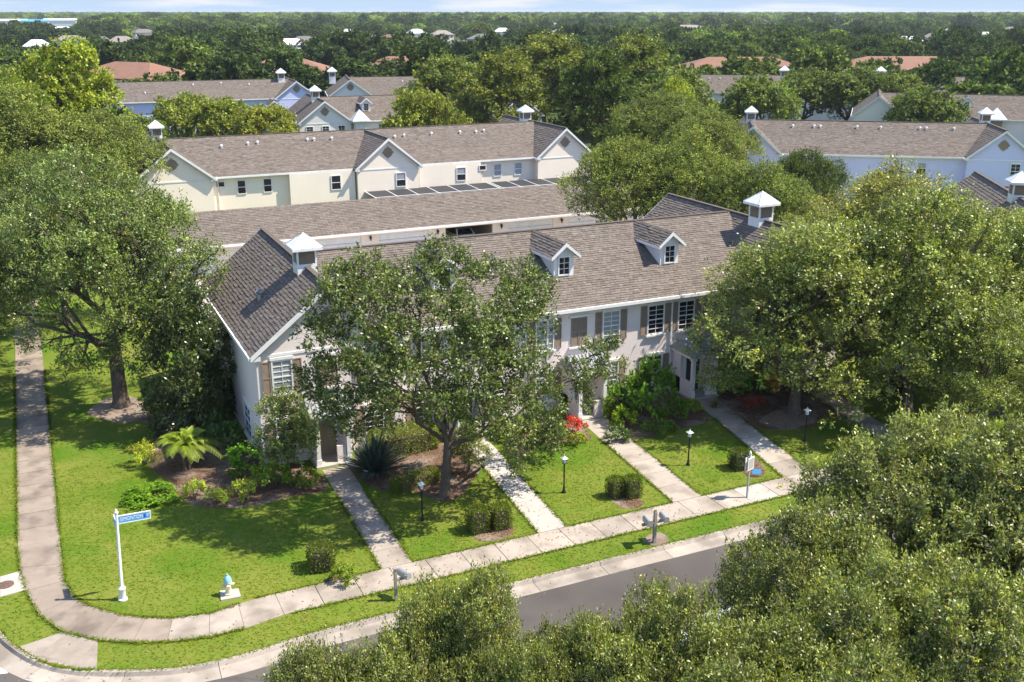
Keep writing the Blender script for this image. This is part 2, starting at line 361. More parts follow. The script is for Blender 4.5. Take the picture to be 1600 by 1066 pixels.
for wi, ((xa, xb, ye), (xc, xd)) in enumerate(walks):
    w = empty('walkway'); w['kind'] = 'structure'; n = 7
    for i in range(n):
        t0, t1 = i/n, (i+1)/n; yy0, yy1 = 34.6+(ye-34.6)*t0, 34.6+(ye-34.6)*t1
        f = lambda a, b, t: a+(b-a)*t
        slab([(f(xc, xa, t0), yy0), (f(xd, xb, t0), yy0), (f(xd, xb, t1), yy1), (f(xc, xa, t1), yy1)], w, 'concrete_new' if (wi == 3 and i == 2) or wi == 1 else 'concrete', .022)
ramp = empty('kerb_ramp'); ramp['kind'] = 'structure'
rp_ = [G(*p) for p in [(97, 989), (153, 1003), (151, 1046), (113, 1045), (62, 1033), (30, 1011)]]
b = MB(); n_ = len(rp_)
zz = [.022, .022, .012, .010, .010, .012]
b.face([(p[0], p[1], z) for p, z in zip(rp_, zz)]).build('slab', M['concrete'], ramp)
pan = [G(*p) for p in [(100, 992), (149, 1005), (116, 1041), (64, 1025)]]
MB().face([(p[0], p[1], z) for p, z in zip(pan, [.027, .027, .016, .016])]).build('textured_panel', M['ramp'], ramp)
us = empty('utility_slab'); us['kind'] = 'structure'
slab([G(0, 902), G(32, 893), G(40, 923), G(0, 934)], us, 'concrete_new'); slab([G(-40, 912), G(-1, 902), G(-1, 934), G(-40, 946)], us, 'concrete_new')
c = G(9, 915); t_ = empty('manhole_cover', (c[0], c[1], .03), 0, 'round rusty manhole cover in the white concrete slab beside the side sidewalk', 'manhole cover')
MB().lathe([(.30, 0), (.30, .015), (.27, .02)], sides=24).build('cover', M['iron'], t_); bb = MB()
for a in range(8): bb.bar((.06*math.cos(a*.785), .06*math.sin(a*.785), .024), (.24*math.cos(a*.785), .24*math.sin(a*.785), .024), .03, .012)
bb.build('ribs', M['iron'], t_)
# stop line
sl = [G(-30, 1040), G(9, 1037), G(11, 1047), G(-30, 1052)]
sheet('stop_line', [sl], -.120, M['white'])
# paved alley, far street
sheet('alley', [[(10, 62.5), (80, 62.5), (80, 85), (10, 85)]], .006, M['alley'])
sheet('far_street', [[(-5, 127), (110, 127), (110, 135), (-5, 135)]], .006, M['asphalt'])
# planting beds
beds_px = [
 [(200, 655), (262, 640), (325, 640), (385, 705), (500, 735), (520, 770), (455, 775), (400, 792), (330, 796), (285, 785), (265, 750), (232, 735), (235, 690), (250, 665)],
 [(548, 735), (580, 640), (750, 640), (752, 710), (765, 722), (752, 735), (735, 755), (720, 778), (690, 786), (640, 765), (585, 768)],
 [(745, 800), (790, 795), (810, 838), (748, 850), (735, 830)],
 [(795, 712), (790, 660), (905, 650), (912, 668), (930, 690), (890, 690), (840, 695), (820, 712)],
 [(948, 652), (960, 600), (1085, 600), (1095, 640), (1115, 660), (1060, 670), (1010, 683), (985, 688)],
 [(950, 778), (985, 770), (1008, 785), (998, 795), (970, 795)],
 [(1128, 640), (1110, 610), (1240, 590), (1320, 610), (1330, 650), (1280, 650), (1270, 670), (1185, 674)],
 [(1150, 725), (1185, 715), (1200, 742), (1172, 750)],
 [(505, 905), (535, 898), (545, 912), (520, 920)],
 [(1003, 845), (1018, 832), (1035, 832), (1050, 845), (1025, 856)],
]
beds = [[G(*p) for p in q] for q in beds_px]
for q in beds: sheet('mulch_bed', [smooth_line(q+[q[0]], 2)[:-1]], .008, M['soil'])
for (cx, cy, rx, ry) in [(190, 640, 50, 20), (1230, 655, 42, 14)]:
    sheet('bare_soil', [[G(cx+rx*math.cos(a)*(1+.15*math.sin(3*a)), cy+ry*math.sin(a)*(1+.1*math.cos(4*a))) for a in np.linspace(0, 2*math.pi, 24, endpoint=False)]], .012, M['sand'])
# ================================================================== BUILDINGS
rs = np.random.RandomState(7)
def shingle_plane(poly, course, tab, store):
    """poly = [ridge_a, ridge_b, eave_b, eave_a], convex; overlapping tabs with a lifted lower edge"""
    ra, rb, eb, ea = [np.array(p, float) for p in poly]
    u = (eb-ea); u /= np.linalg.norm(u); nrm = np.cross(u, ra-ea); nrm /= np.linalg.norm(nrm); w = np.cross(nrm, u)
    if nrm[2] < 0: nrm = -nrm
    if w[2] < 0: w = -w
    P2 = [((p-ea) @ u, (p-ea) @ w) for p in (ra, rb, eb, ea)]; wm = max(p[1] for p in P2); n = int(wm/course)
    for i in range(n+1):
        a, c = i*course-.02, min((i+1)*course, wm)
        if c-a < .05: continue
        mid = min((a+c)/2, wm-.01); xs = []
        for (x0, y0), (x1, y1) in zip(P2, P2[1:]+P2[:1]):
            if (y0-mid)*(y1-mid) < 0: xs.append(x0+(x1-x0)*(mid-y0)/(y1-y0))
        if len(xs) < 2: continue
        lo, hi = min(xs), max(xs); m = max(1, int((hi-lo)/tab)); ed = np.linspace(lo, hi, m+1); ed[1:-1] += rs.uniform(-.3, .3, m-1)*tab
        g = rs.uniform(.0, .025)
        t = rs.uniform(.022, .046, m); lo_ = a + rs.uniform(0, .03, m)
        x0 = ed[:-1]+.006; x1 = ed[1:]-.006
        def pt(x, y, h): return ea + np.outer(x, u) + np.outer(y, w) + np.outer(h, nrm)
        top = np.full(m, c+.01); A = pt(x0, lo_, t); B = pt(x1, lo_, t); C = pt(x1, top, t*.2); D = pt(x0, top, t*.2); E0 = pt(x0, lo_, t*0-.003); F0 = pt(x1, lo_, t*0-.003)
        col = (rs.choice([.80, .92, 1.0, 1.06, 1.14], m, p=[.12, .25, .3, .21, .12])*rs.uniform(.92, 1.08, m)*rs.uniform(.95, 1.05))[:, None]*np.array([1, .99, .98])
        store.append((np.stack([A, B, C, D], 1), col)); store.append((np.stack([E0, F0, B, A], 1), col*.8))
def roof_part(parent, planes, name='roof', course=.19, tab=.3, thick=.10):
    b = MB()
    for poly in planes:
        p = [Vector(q) for q in poly]; n = (p[1]-p[0]).cross(p[2]-p[0]).normalized()
        if n.z < 0: n = -n
        b.prism([q-n*.006 for q in p], -n*thick)
    o = b.build(name, M['shingle_deck'], parent)
    if course:
        st = []
        for poly in planes: shingle_plane(poly, course, tab, st)
        V = np.concatenate([a for a, c in st]); Cc = np.concatenate([c for a, c in st])
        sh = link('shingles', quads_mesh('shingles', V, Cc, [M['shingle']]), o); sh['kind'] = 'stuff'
    else: o.data.materials[0] = M['shingle_far']
    return o
M['shingle_far'] = mat('distant_brown_shingle', (.14, .116, .099), .95, (.115, .095, .081), 1.5, .4, .6, 5, spec=.1)
def window(parent, x, y, z0, z1, w, panes=(2, 3), sashes=2, blind=0, sill=True, hood=True, axis='y', face=-1, name='window'):
    """a framed sash window standing proud of a wall at (x centre, wall plane y); face -1 looks to -y; axis 'x': wall plane at x, looks to -x"""
    def mp_(u, d, z): return (x+u, y+face*d, z) if axis == 'y' else (x+face*d, y+u, z)
    def bx(b, u0, u1, d0, d1, a, c):
        p = [mp_(u0, d0, a), mp_(u1, d1, c)]; b.box(min(p[0][0], p[1][0]), max(p[0][0], p[1][0]), min(p[0][1], p[1][1]), max(p[0][1], p[1][1]), a, c)
    f = MB(); hw = w/2; t = .075
    bx(f, -hw-t, -hw, -.02, .07, z0-t, z1+t); bx(f, hw, hw+t, -.02, .07, z0-t, z1+t); bx(f, -hw, hw, -.02, .07, z1, z1+t); bx(f, -hw, hw, -.02, .07, z0-t, z0)
    hs = (z1-z0)/sashes
    for s_ in range(1, sashes): bx(f, -hw, hw, -.02, .055, z0+hs*s_-.03, z0+hs*s_+.03)
    nx, nz = panes
    for s_ in range(sashes):
        for i in range(1, nx): u = -hw+w*i/nx; bx(f, u-.014, u+.014, -.02, .045, z0+hs*s_+.03, z0+hs*(s_+1)-.03)
        for j in range(1, nz):
            zz_ = z0+hs*s_+hs*j/nz
            for i in range(nx): bx(f, -hw+w*i/nx+.014, -hw+w*(i+1)/nx-.014, -.02, .045, zz_-.014, zz_+.014)
    if hood: bx(f, -hw-.12, hw+.12, -.02, .09, z1+t+.002, z1+t+.14)
    fo = f.build(name, M['white'], parent)
    for s_ in range(sashes):
        for i in range(nx):
            for j in range(nz):
                p = MB(); bx(p, -hw+w*i/nx+.012, -hw+w*(i+1)/nx-.012, .008, .022, z0+hs*s_+hs*j/nz+.012, z0+hs*s_+hs*(j+1)/nz-.012)
                p.build('pane', M['glass_blind' if (blind == 2 or (blind == 1 and s_ == sashes-1)) else 'glass_dark'], fo)
    if sill:
        sb = MB(); bx(sb, -hw-.16, hw+.16, -.02, .14, z0-t-.10, z0-t-.002); sb.build('sill', M['white'], fo)
    return fo
def shutter(parent, x, y, z0, z1, w=.4):
    b = MB(); b.box(x-w/2, x-w/2+.05, y-.06, y+.01, z0, z1); b.box(x+w/2-.05, x+w/2, y-.06, y+.01, z0, z1)
    for zz_ in (z0, (z0+z1)/2-.03, z1-.06): b.box(x-w/2+.05, x+w/2-.05, y-.06, y+.01, zz_, zz_+.06)
    z = z0+.08
    while z < z1-.08:
        b.prism([(x-w/2+.05, y-.05, z), (x-w/2+.05, y-.012, z+.045), (x-w/2+.05, y+.005, z+.045), (x-w/2+.05, y+.005, z)], (w-.1, 0, 0)); z += .055
    return b.build('shutter', M['shutter'], parent)
def cupola(parent, x, y, z, s=1.0):
    c = MB(); w = .5*s
    c.box(x-w, x+w, y-w, y+w, z-.95*s, z+.18*s)
    for i in (-1, 1):
        for j in (-1, 1): c.box(x+i*w-(.09*s if i > 0 else 0), x+i*w+(.09*s if i < 0 else 0), y+j*w-(.09*s if j > 0 else 0), y+j*w+(.09*s if j < 0 else 0), z+.18*s, z+.82*s)
    c.box(x-w-.03, x+w+.03, y-w-.03, y+w+.03, z+.82*s, z+.90*s)
    o = c.build('cupola', M['white'], parent); lv = MB(); q = .45*s
    lv.box(x-q+.03, x+q-.03, y-q+.03, y+q-.03, z+.181*s, z+.819*s)
    zz_ = z+.2*s
    while zz_ < z+.78*s:
        for d in (-1, 1):
            lv.prism([(x-.4*s, y+d*(q-.03), zz_+.05), (x-.4*s, y+d*(q+.02), zz_), (x-.4*s, y+d*(q-.03), zz_)], (.8*s, 0, 0))
            lv.prism([(x+d*(q-.03), y-.4*s, zz_+.05), (x+d*(q+.02), y-.4*s, zz_), (x+d*(q-.03), y-.4*s, zz_)], (0, .8*s, 0))
        zz_ += .07*s
    lv.build('louver', M['tan'], o)
    r = MB(); e = .76*s; zb, zt = z+.90*s, z+1.68*s
    r.box(x-e, x+e, y-e, y+e, zb+.002, zb+.14*s)
    ap = (x, y, zt); cs = [(x-e, y-e, zb+.142*s), (x+e, y-e, zb+.142*s), (x+e, y+e, zb+.142*s), (x-e, y+e, zb+.142*s)]
    for i in range(4): r.face([cs[i], cs[(i+1) % 4], ap])
    for q_ in cs: r.bar(q_, ap, .035, .04)
    for i in range(4):
        a, b_ = Vector(cs[i]), Vector(cs[(i+1) % 4])
        for t in (.33, .67):
            p = a.lerp(b_, t); m_ = (a+b_)/2; top = p.lerp(Vector(ap), .0) + (Vector(ap)-m_)*(1-abs(t-.5)*2)
            r.bar(p, top, .022, .05)
    r.build('cupola_roof', M['metal_white'], o)
    return o
def gable_vent(parent, x, y, z, r=.42, face=-1):
    b = MB(); y1 = y+face*.06
    b.tube([(x, y, z), (x, y1, z)], r, 20)
    for a in range(4):
        an = a*math.pi/2; cx, cz = x+math.cos(an)*r*1.02, z+math.sin(an)*r*1.02
        b.prism([(cx+.12*math.cos(an+k), y-face*.01, cz+.12*math.sin(an+k)) for k in (0, 1.57, 3.14, 4.71)], (0, face*.085, 0))
    for i in range(5): 
        zz_ = z-r*.7+i*r*.35; hw = math.sqrt(max(.01, (r*.85)**2-(zz_-z)**2)); b.box(x-hw, x+hw, min(y1, y1+face*.02), max(y1, y1+face*.02), zz_-.02, zz_+.02)
    return b.build('gable_vent', M['tan'], parent)
EZ, RZ, OV = 5.75, 8.80, .35
def townhouse(name, loc, rz, Ln, D, wings, mids, wallm, label, cat, detail=2, group=None, dormers=(), vents=(), cup=(), windows_rear=True, mid_front=-1):
    """local frame: x along the row, front plane y=0 (towards the camera side), y to D"""
    H = empty(name, loc, rz, label, cat, group); wm = M[wallm]
    course, tab = {2: (.19, .30), 1: (.24, .34), 0: (None, None)}[detail]
    sl = (RZ-EZ)/(D/2+OV); planes = []; wall = MB(); xl, xr = wings[0][0], wings[-1][0]; hl, hr = wings[0][1], wings[-1][1]
    yr = D/2
    planes += [[(xl, yr, RZ), (xr, yr, RZ), (xr-hr-.0, -OV, EZ), (xl+hl, -OV, EZ)], [(xr, yr, RZ), (xl, yr, RZ), (xl+hl, D+OV, EZ), (xr-hr, D+OV, EZ)]]
    P = .9
    for (xc, hw) in wings:
        yf, yb = -P-OV, D+P+OV
        planes += [[(xc, yf, RZ+.01), (xc, yb, RZ+.01), (xc-hw, yb, EZ), (xc-hw, yf, EZ)], [(xc, yb, RZ+.01), (xc, yf, RZ+.01), (xc+hw, yf, EZ), (xc+hw, yb, EZ)]]
        wl = hw-.28; gz = RZ-.22-(EZ-.18); k = gz/hw
        wall.box(xc-wl, xc+wl, -P, D+P, -.3, EZ-.12)
        for yy in (-P, D+P-.2): wall.prism([(xc-wl, yy, EZ-.121), (xc+wl, yy, EZ-.121), (xc+wl, yy, EZ-.02), (xc, yy, RZ-.16), (xc-wl, yy, EZ-.02)], (0, .2, 0))
    for (xc, hw, zr) in mids:
        ym = -OV+(zr-EZ)/sl; yf = -P-OV; 
        planes += [[(xc, yf, zr), (xc, ym, zr), (xc-hw, -OV, EZ), (xc-hw, yf, EZ)], [(xc, ym, zr), (xc, yf, zr), (xc+hw, yf, EZ), (xc+hw, -OV, EZ)]]
        wl = hw-.28; wall.box(xc-wl, xc+wl, -P, .5, -.3, EZ-.12)
        wall.prism([(xc-wl, -P, EZ-.121), (xc+wl, -P, EZ-.121), (xc+wl, -P, EZ-.02), (xc, -P, zr-.16), (xc-wl, -P, EZ-.02)], (0, .2, 0))
    wall.box(wings[0][0], wings[-1][0], 0, D, -.3, EZ-.12)
    wall.build('wall', wm, H)
    ro = roof_part(H, planes, 'roof', course, tab)
    if detail:
        rc = MB(); rc.bar((xl+.3, yr, RZ+.03), (xr-.3, yr, RZ+.03), .26, .05)
        for (xc, hw) in wings: rc.bar((xc, -P-OV, RZ+.05), (xc, D+P+OV, RZ+.05), .26, .05)
        for (xc, hw, zr) in mids: rc.bar((xc, -P-OV, zr+.03), (xc, -OV+(zr-EZ)/sl, zr+.03), .26, .05)
        rc.build('ridge_cap', M['shingle_deck'], ro)
    # gutters, rakes, soffit bands
    gt = MB(); segs = []; stops = sorted([(wings[0][0]+hl, None)] + [(m_[0]-m_[1], m_[0]+m_[1]) for m_ in mids] + [(wings[-1][0]-hr, None)], key=lambda t: t[0])
    xs_ = [wings[0][0]+hl]
    for m_ in sorted(mids): xs_ += [m_[0]-m_[1], m_[0]+m_[1]]
    xs_ += [wings[-1][0]-hr]
    for a, b_ in zip(xs_[::2], xs_[1::2]):
        gt = MB(); gt.box(a+.02, b_-.02, -OV-.13, -OV+.0, EZ-.17, EZ+.0); gt.box(a+.02, b_-.02, -OV-.001, -.002, EZ-.17, EZ-.13); gt.build('gutter', M['white'], H)
    MB().box(xs_[0], xs_[-1], D+OV, D+OV+.12, EZ-.17, EZ).build('gutter', M['white'], H)
    for (xc, hw, zr, both) in [(w_[0], w_[1], RZ, True) for w_ in wings] + [(m_[0], m_[1], m_[2], False) for m_ in mids]:
        tr = MB(); yf = -P-OV
        for yy, d in [(yf, -.05)] + ([(D+P+OV, .05)] if both else []):
            for sx in (-1, 1):
                tr.prism([(xc, yy, zr+.015), (xc+sx*(hw+.02), yy, EZ+.0), (xc+sx*(hw+.02), yy, EZ-.24), (xc, yy, zr-.26)], (0, d, 0))
                tr.prism([(xc+sx*(hw-.45), yy, EZ-.03), (xc+sx*(hw+.0), yy, EZ-.03), (xc+sx*(hw+.0), yy, EZ-.24), (xc+sx*(hw-.45), yy, EZ-.24)], (0, -d*4, 0))
        if both:
            for sx in (-1, 1):
                tr.box(min(xc+sx*hw, xc+sx*(hw+.12)), max(xc+sx*hw, xc+sx*(hw+.12)), -P-OV+.001, D+P+OV-.001, EZ-.19, EZ-.01)
        tr.box(xc-hw+.3, xc+hw-.3, -P-.035, -P+.01, EZ-.20, EZ-.08, )
        tr.build('rake_trim', M['white'], H)
    for (x_, y_, s_) in cup: cupola(H, x_, y_, RZ, s_)
    for (x_, t_) in vents:
        yv = -OV+(yr+OV)*t_; zv = EZ+(RZ-EZ)*t_; vb = MB()
        vb.tube([(x_, yv, zv-.1), (x_, yv, zv+.28)], .09, 8); vb.tube([(x_, yv, zv+.2), (x_, yv, zv+.34)], [.17, .12], 8); vb.build('roof_vent', M['white'], H)
    for xd in dormers: dormer(H, xd, sl, wm, detail)
    return H
def dormer(H, x, sl, wm, detail):
    y0 = 2.05; zb = EZ+(y0+OV)*sl; hw = .62; ze = zb+1.35; zr = ze+.62; yrr = -OV+(zr-EZ)/sl; yee = -OV+(ze-EZ)/sl
    d = MB(); d.prism([(x-hw, y0, zb-.25), (x-hw, y0, ze), (x-hw, yee+.1, ze), (x-hw, y0+.1, zb-.25)], (2*hw, 0, 0))
    d.prism([(x-hw, y0, ze-.001), (x+hw, y0, ze-.001), (x, y0, zr-.06)], (0, .12, 0))
    do = d.build('dormer', M['white'], H); o_ = .26; k = (zr-ze)/hw
    e = hw+o_; zl = zr-k*e*.92; zl = ze-.14
    yle = -OV+(zl-EZ)/sl; yf = y0-.28
    pl = [[(x, yf, zr), (x, yrr, zr), (x-e, yle, zl), (x-e, yf, zl)], [(x, yrr, zr), (x, yf, zr), (x+e, yf, zl), (x+e, yle, zl)]]
    b = MB()
    for poly in pl:
        p = [Vector(q) for q in poly]; n = (p[1]-p[0]).cross(p[2]-p[0]).normalized(); n = n if n.z > 0 else -n
        b.prism([q-n*.005 for q in p], -n*.07)
    r_ = b.build('dormer_roof', M['shingle_deck'], do)
    if detail == 2:
        st = []
        for poly in pl: shingle_plane(poly, .17, .3, st)
        sh = link('shingles', quads_mesh('shingles', np.concatenate([a for a, c in st]), np.concatenate([c for a, c in st]), [M['shingle']]), do); sh['kind'] = 'stuff'
    t = MB()
    for sx in (-1, 1):
        t.prism([(x, yf, zr+.01), (x+sx*(e+.03), yf, zl), (x+sx*(e+.03), yf, zl-.17), (x, yf, zr-.20)], (0, -.05, 0))
        t.prism([(x+sx*e, yf, zl-.01), (x+sx*e, yle, zl-.01), (x+sx*e, yle-.1, zl-.17), (x+sx*e, yf, zl-.17)], (sx*.04, 0, 0))
    t.build('dormer_trim', M['white'], do)
    window(do, x, y0, zb+.16, zb+1.12, .62, (2, 3), 1, 0, False, False)
def wall_lamp(H, x, y, z):
    b = MB(); b.box(x-.05, x+.05, y-.16, y, z, z+.05); b.box(x-.09, x+.09, y-.28, y-.10, z-.16, z+.02); b.box(x-.05, x+.05, y-.24, y-.14, z-.34, z-.16); b.box(x-.03, x+.03, y-.22, y-.16, z+.02, z+.12)
    b.build('wall_lamp', M['black'], H)
# ---- front row: pinkish townhouses
AX, AY = 8.0, 47.0
A = townhouse('townhouse_row', (AX, AY, 0), 0, 36, 12.0, [(3.8, 3.8), (32.2, 3.8)], [], 'wall_pink',
  'pinkish stucco townhouse row with three small dormers and white porticos behind the front lawns', 'townhouse row', 2,
  dormers=(10.95, 18.05, 25.0), cup=((3.8, 3.0, 1.0), (32.2, 3.0, 1.05)))
def win_sh(x, y, z0, z1, w, sh=True, **kw):
    window(A, x, y, z0, z1, w, **kw)
    if sh:
        for s_ in (-1, 1): shutter(A, x+s_*(w/2+.32), y, z0-.05, z1+.05)
def closed(x, y, z0, z1):
    for s_ in (-1, 1): shutter(A, x+s_*.25, y, z0, z1, .48)
    MB().box(x-.62, x+.62, y-.1, y+.01, z1+.02, z1+.15).build('lintel', M['white'], A); MB().box(x-.62, x+.62, y-.13, y+.01, z0-.12, z0-.02).build('sill', M['white'], A)
wy = -.9
win_sh(9.46-AX, wy, 3.72, 5.28, .86, blind=2); closed(11.65-AX, wy, 3.7, 5.2); win_sh(13.9-AX, wy, 3.72, 5.28, .86, blind=2)
win_sh(9.46-AX, wy, .72, 2.2, .86, blind=0); win_sh(13.9-AX, wy, .72, 2.2, .86, blind=0)
for i, (xx, kind, bl) in enumerate([(16.8, 'w', 1), (18.9, 'c', 0), (20.9, 'w', 1), (23.85, 'w', 2), (25.95, 'c', 0), (27.98, 'w', 2), (30.9, 'w', 0), (32.95, 'w', 0), (35.1, 'w', 1)]):
    if kind == 'w':
        win_sh(xx-AX, 0, 3.58, 5.2, .98, blind=bl)
        if i not in (7,): win_sh(xx-AX, 0, .62, 2.2, .98, blind=bl if i % 2 else 0)
    else: closed(xx-AX, 0, 3.5, 5.12)
for xx in (38.0, 40.2, 42.4): win_sh(xx-AX, wy, 3.72, 5.28, .86, blind=0)
window(A, .28, 2.35, .42, 2.05, 1.5, (2, 2), 2, 0, axis='x'); window(A, .28, 9.2, 1.1, 2.7, .7, (2, 2), 2, 0, axis='x'); window(A, .28, 6.0, 3.7, 5.1, .8, (2, 2), 2, 0, axis='x')
gable_vent(A, 3.8, wy, 7.1); gable_vent(A, 32.2, wy, 7.1)
def portico(x, dark=False, yw=0.):
    """metal roofed porch: x local centre, wall plane yw"""
    p = MB(); y0 = -2.0; hw = .88
    p.box(x-hw-.05, x+hw+.05, y0-.25, yw, -.05, .10)
    o = p.build('portico', M['concrete_new'], A)
    for s_ in (-1, 1):
        c = MB(); cx = x+s_*(hw-.13)
        c.box(cx-.13, cx+.13, y0-.12, y0+.12, .102, .40); c.box(cx-.10, cx+.10, y0-.10, y0+.10, .40, 2.30); c.box(cx-.15, cx+.15, y0-.15, y0+.15, 2.30, 2.42); c.build('column', M['white'], o)
    w = MB(); w.box(x+hw-.16, x+hw-.03, y0+.122, yw, .102, 2.42); w.box(x-hw+.03, x-hw+.16, y0+.122, yw, .102, 1.0); w.box(x+hw-.7, x+hw-.27, y0-.02, y0+.10, .102, .95); w.build('porch_wall', M['wall_pink'], o)
    be = MB(); be.box(x-hw-.1, x+hw+.1, y0-.16, yw, 2.422, 2.62); be.build('beam', M['white'], o)
    e, yf, yb, ym = hw+.22, y0-.3, -.0, y0+.85; z0, z1 = 2.65, 3.42
    r = MB(); r.prism([(x-e, yf, z0), (x-e, ym, z1), (x-e, yb+.0, z0+.02), (x-e, yb, z0-.02), (x-e, yf, z0-.03)], (2*e, 0, 0))
    k = -e
    while k <= e+.01:
        r.bar((x+k, yf, z0+.02), (x+k, ym, z1+.02), .03, .05); k += .2*e*.99
    for s_ in (-1, 1): r.bar((x+s_*e, yf-.02, z0-.03), (x+s_*e, ym, z1-.02), .06, .16)
    r.build('porch_roof', M['porch_metal'], o)
    d = MB(); dx = x-.05; dy = yw if yw < -.5 else -.9
    if yw > -.5: MB().box(x-hw+.03, x+hw-.03, dy, yw+.02, .102, 2.42).build('vestibule', M['wall_pink'], o)
    d.box(dx-.46, dx+.46, dy-.06, dy+.02, .104, 2.2)
    for q in ((-.32, -.05), (.05, .32)):
        for z_ in ((.3, 1.0), (1.15, 1.95)): d.box(dx+q[0], dx+q[1], dy-.075, dy-.055, *z_)
    do = d.build('door', M['door_dark' if dark else 'door'], o)
    f = MB(); f.box(dx-.56, dx-.462, dy-.08, dy+.02, .104, 2.3); f.box(dx+.462, dx+.56, dy-.08, dy+.02, .104, 2.3); f.box(dx-.462, dx+.462, dy-.08, dy+.02, 2.202, 2.3); f.build('door_frame', M['white'], do)
    MB().tube([(dx+.36, dy-.05, 1.1), (dx+.36, dy-.14, 1.1)], .035, 8).build('handle', M['galv'], do)
for xx, dk, yw in ((11.45, False, -.9), (18.75, False, 0), (25.75, False, 0), (33.0, True, 0), (40.2, False, -.9)): portico(xx-AX, dk, yw)
# turbine vent on the left slope
vx, vy = 9.62-AX, 4.0; vz = EZ+(RZ-EZ)*(vx/3.8)
b = MB(); b.tube([(vx, vy, vz-.2), (vx, vy, vz+.25)], .12, 10)
for k in range(10):
    a = k*.628; b.tube([(vx+.1*math.cos(a), vy+.1*math.sin(a), vz+.25), (vx+.21*math.cos(a+.3), vy+.21*math.sin(a+.3), vz+.40), (vx+.05*math.cos(a+.5), vy+.05*math.sin(a+.5), vz+.55)], .035, 4)
b.build('turbine_vent', M['galv'], A)
for k in (7.5, 14.2, 21.6, 28.7): pass
def downspout(H, x, y, z0=.1, z1=EZ-.17):
    b = MB(); b.box(x-.045, x+.045, y-.09, y-.01, z0, z1)
    for z in (z0+.4, (z0+z1)/2, z1-.5): b.box(x-.06, x+.06, y-.095, y-.0, z, z+.04)
    b.bar((x, y-.05, z0+.04), (x, y-.32, z0-.05), .09, .08); b.build('downspout', M['white'], H)
for xx, yy in ((23.95, 0), (7.75, 0), (28.2, 0), (16.0, 0)): downspout(A, xx, yy)
# ---- second row: cream townhouses seen from behind
B = townhouse('townhouse_row', (8.0, 102.2, 0), 0, 49.6, 13.6, [(3.9, 3.9), (45.7, 3.6)], [(25.2, 3.6, 8.72)], 'wall_cream',
  'cream townhouse row seen from behind with three gables, right behind the low garages', 'townhouse row', 1,
  vents=((9.5, .70), (12.2, .74), (13.2, .75), (18.4, .76), (19.1, .76), (21.0, .76), (27.9, .72), (29.0, .74), (32.2, .75), (35.6, .75), (37.5, .74), (38.5, .76)), cup=((3.9, 9.2, 1.0), (45.4, 8.6, 1.05)))
for xc, hw in ((3.9, 3.9), (25.2, 3.6), (45.7, 3.6)): gable_vent(B, xc, -.9, 7.25, .5)
for (xx, z0, z1, w, bl, yy) in [(16.33+.0-8-.0, 4.75, 5.2, .75, 0, 0), (18.35-8, 3.95, 5.2, .72, 0, 0), (20.9-8, 3.95, 5.2, .72, 0, 0), (27.7-8, 3.8, 5.15, .9, 0, 0), (34.5-8, 3.7, 5.05, .95, 1, -.9), (41.4-8, 3.8, 5.12, .95, 1, 0), (43.9-8, 4.75, 5.2, .7, 0, 0), (45.9-8, 3.9, 5.15, .8, 2, 0), (48.4-8, 3.9, 5.15, .8, 2, 0)]:
    window(B, xx, yy, z0, z1, w, (1, 1), 2 if z1-z0 > .6 else 1, bl, False, False)
b = MB(); b.box(7.4, 15.0, .0-.002, .3, -.3, -.2)
MB().box(15.0, 21.7, -.55, -.01, -.3, EZ-.2).build('projecting_wall', M['wall_cream'], B); MB().box(28.7, 35.7, -.55, -.01, -.3, EZ-.2).build('projecting_wall', M['wall_cream'], B)
for o_ in [c_ for c_ in B.children if c_.name.startswith('window')]:
    xw = o_.data.vertices[0].co.x
    if 15.0 < xw < 21.6 or 28.7 < xw < 35.6: o_.location.y = -.55
for xx, yy in ((8.1, 0), (21.9, 0), (28.55, 0), (36.0, 0), (41.9, 0)): downspout(B, xx, yy)
# ---- garage row
GA = empty('garage_row', (6.2, 85.35, 0), 0, 'long low garage row with white doors under a brown shingle roof along the alley', 'garages')
Lg, Dg, ge, gr = 56.0, 7.4, 2.78, 4.85
doors = [4.1+6.3*k for k in range(9)]; OPEN = 4
pl = [[(-.4, Dg/2, gr), (Lg+.4, Dg/2, gr), (Lg+.4, -.4, ge-.1), (-.4, -.4, ge-.1)], [(Lg+.4, Dg/2, gr), (-.4, Dg/2, gr), (-.4, Dg+.4, ge-.1), (Lg+.4, Dg+.4, ge-.1)]]
roof_part(GA, pl, 'roof', .22, .34)
w = MB(); edges = [0]
for dx in doors: edges += [dx-2.35, dx+2.35]
edges += [Lg]
for a, b_ in zip(edges[::2], edges[1::2]): w.box(a, b_, 0, .25, -.3, ge-.15)
for dx in doors: w.box(dx-2.35, dx+2.35, 0, .25, 2.32, ge-.15)
w.box(0, Lg, Dg-.2, Dg, -.3, ge-.15); w.box(0, .2, .25, Dg-.2, -.3, ge-.15); w.box(Lg-.2, Lg, .25, Dg-.2, -.3, ge-.15)
for dx in doors: w.box(dx+3.05, dx+3.25, .25, Dg-.2, -.3, ge-.15)
for sx in (0, Lg-.2): w.prism([(sx, 0, ge-.151), (sx, Dg, ge-.151), (sx, Dg/2, gr-.2)], (.2, 0, 0))
w.build('wall', M['wall_cream'], GA)
g = MB(); g.box(-.4, Lg+.4, -.54, -.40, ge-.28, ge-.09); g.box(-.4, Lg+.4, -.398, -.002, ge-.28, ge-.24); g.build('gutter', M['white'], GA)
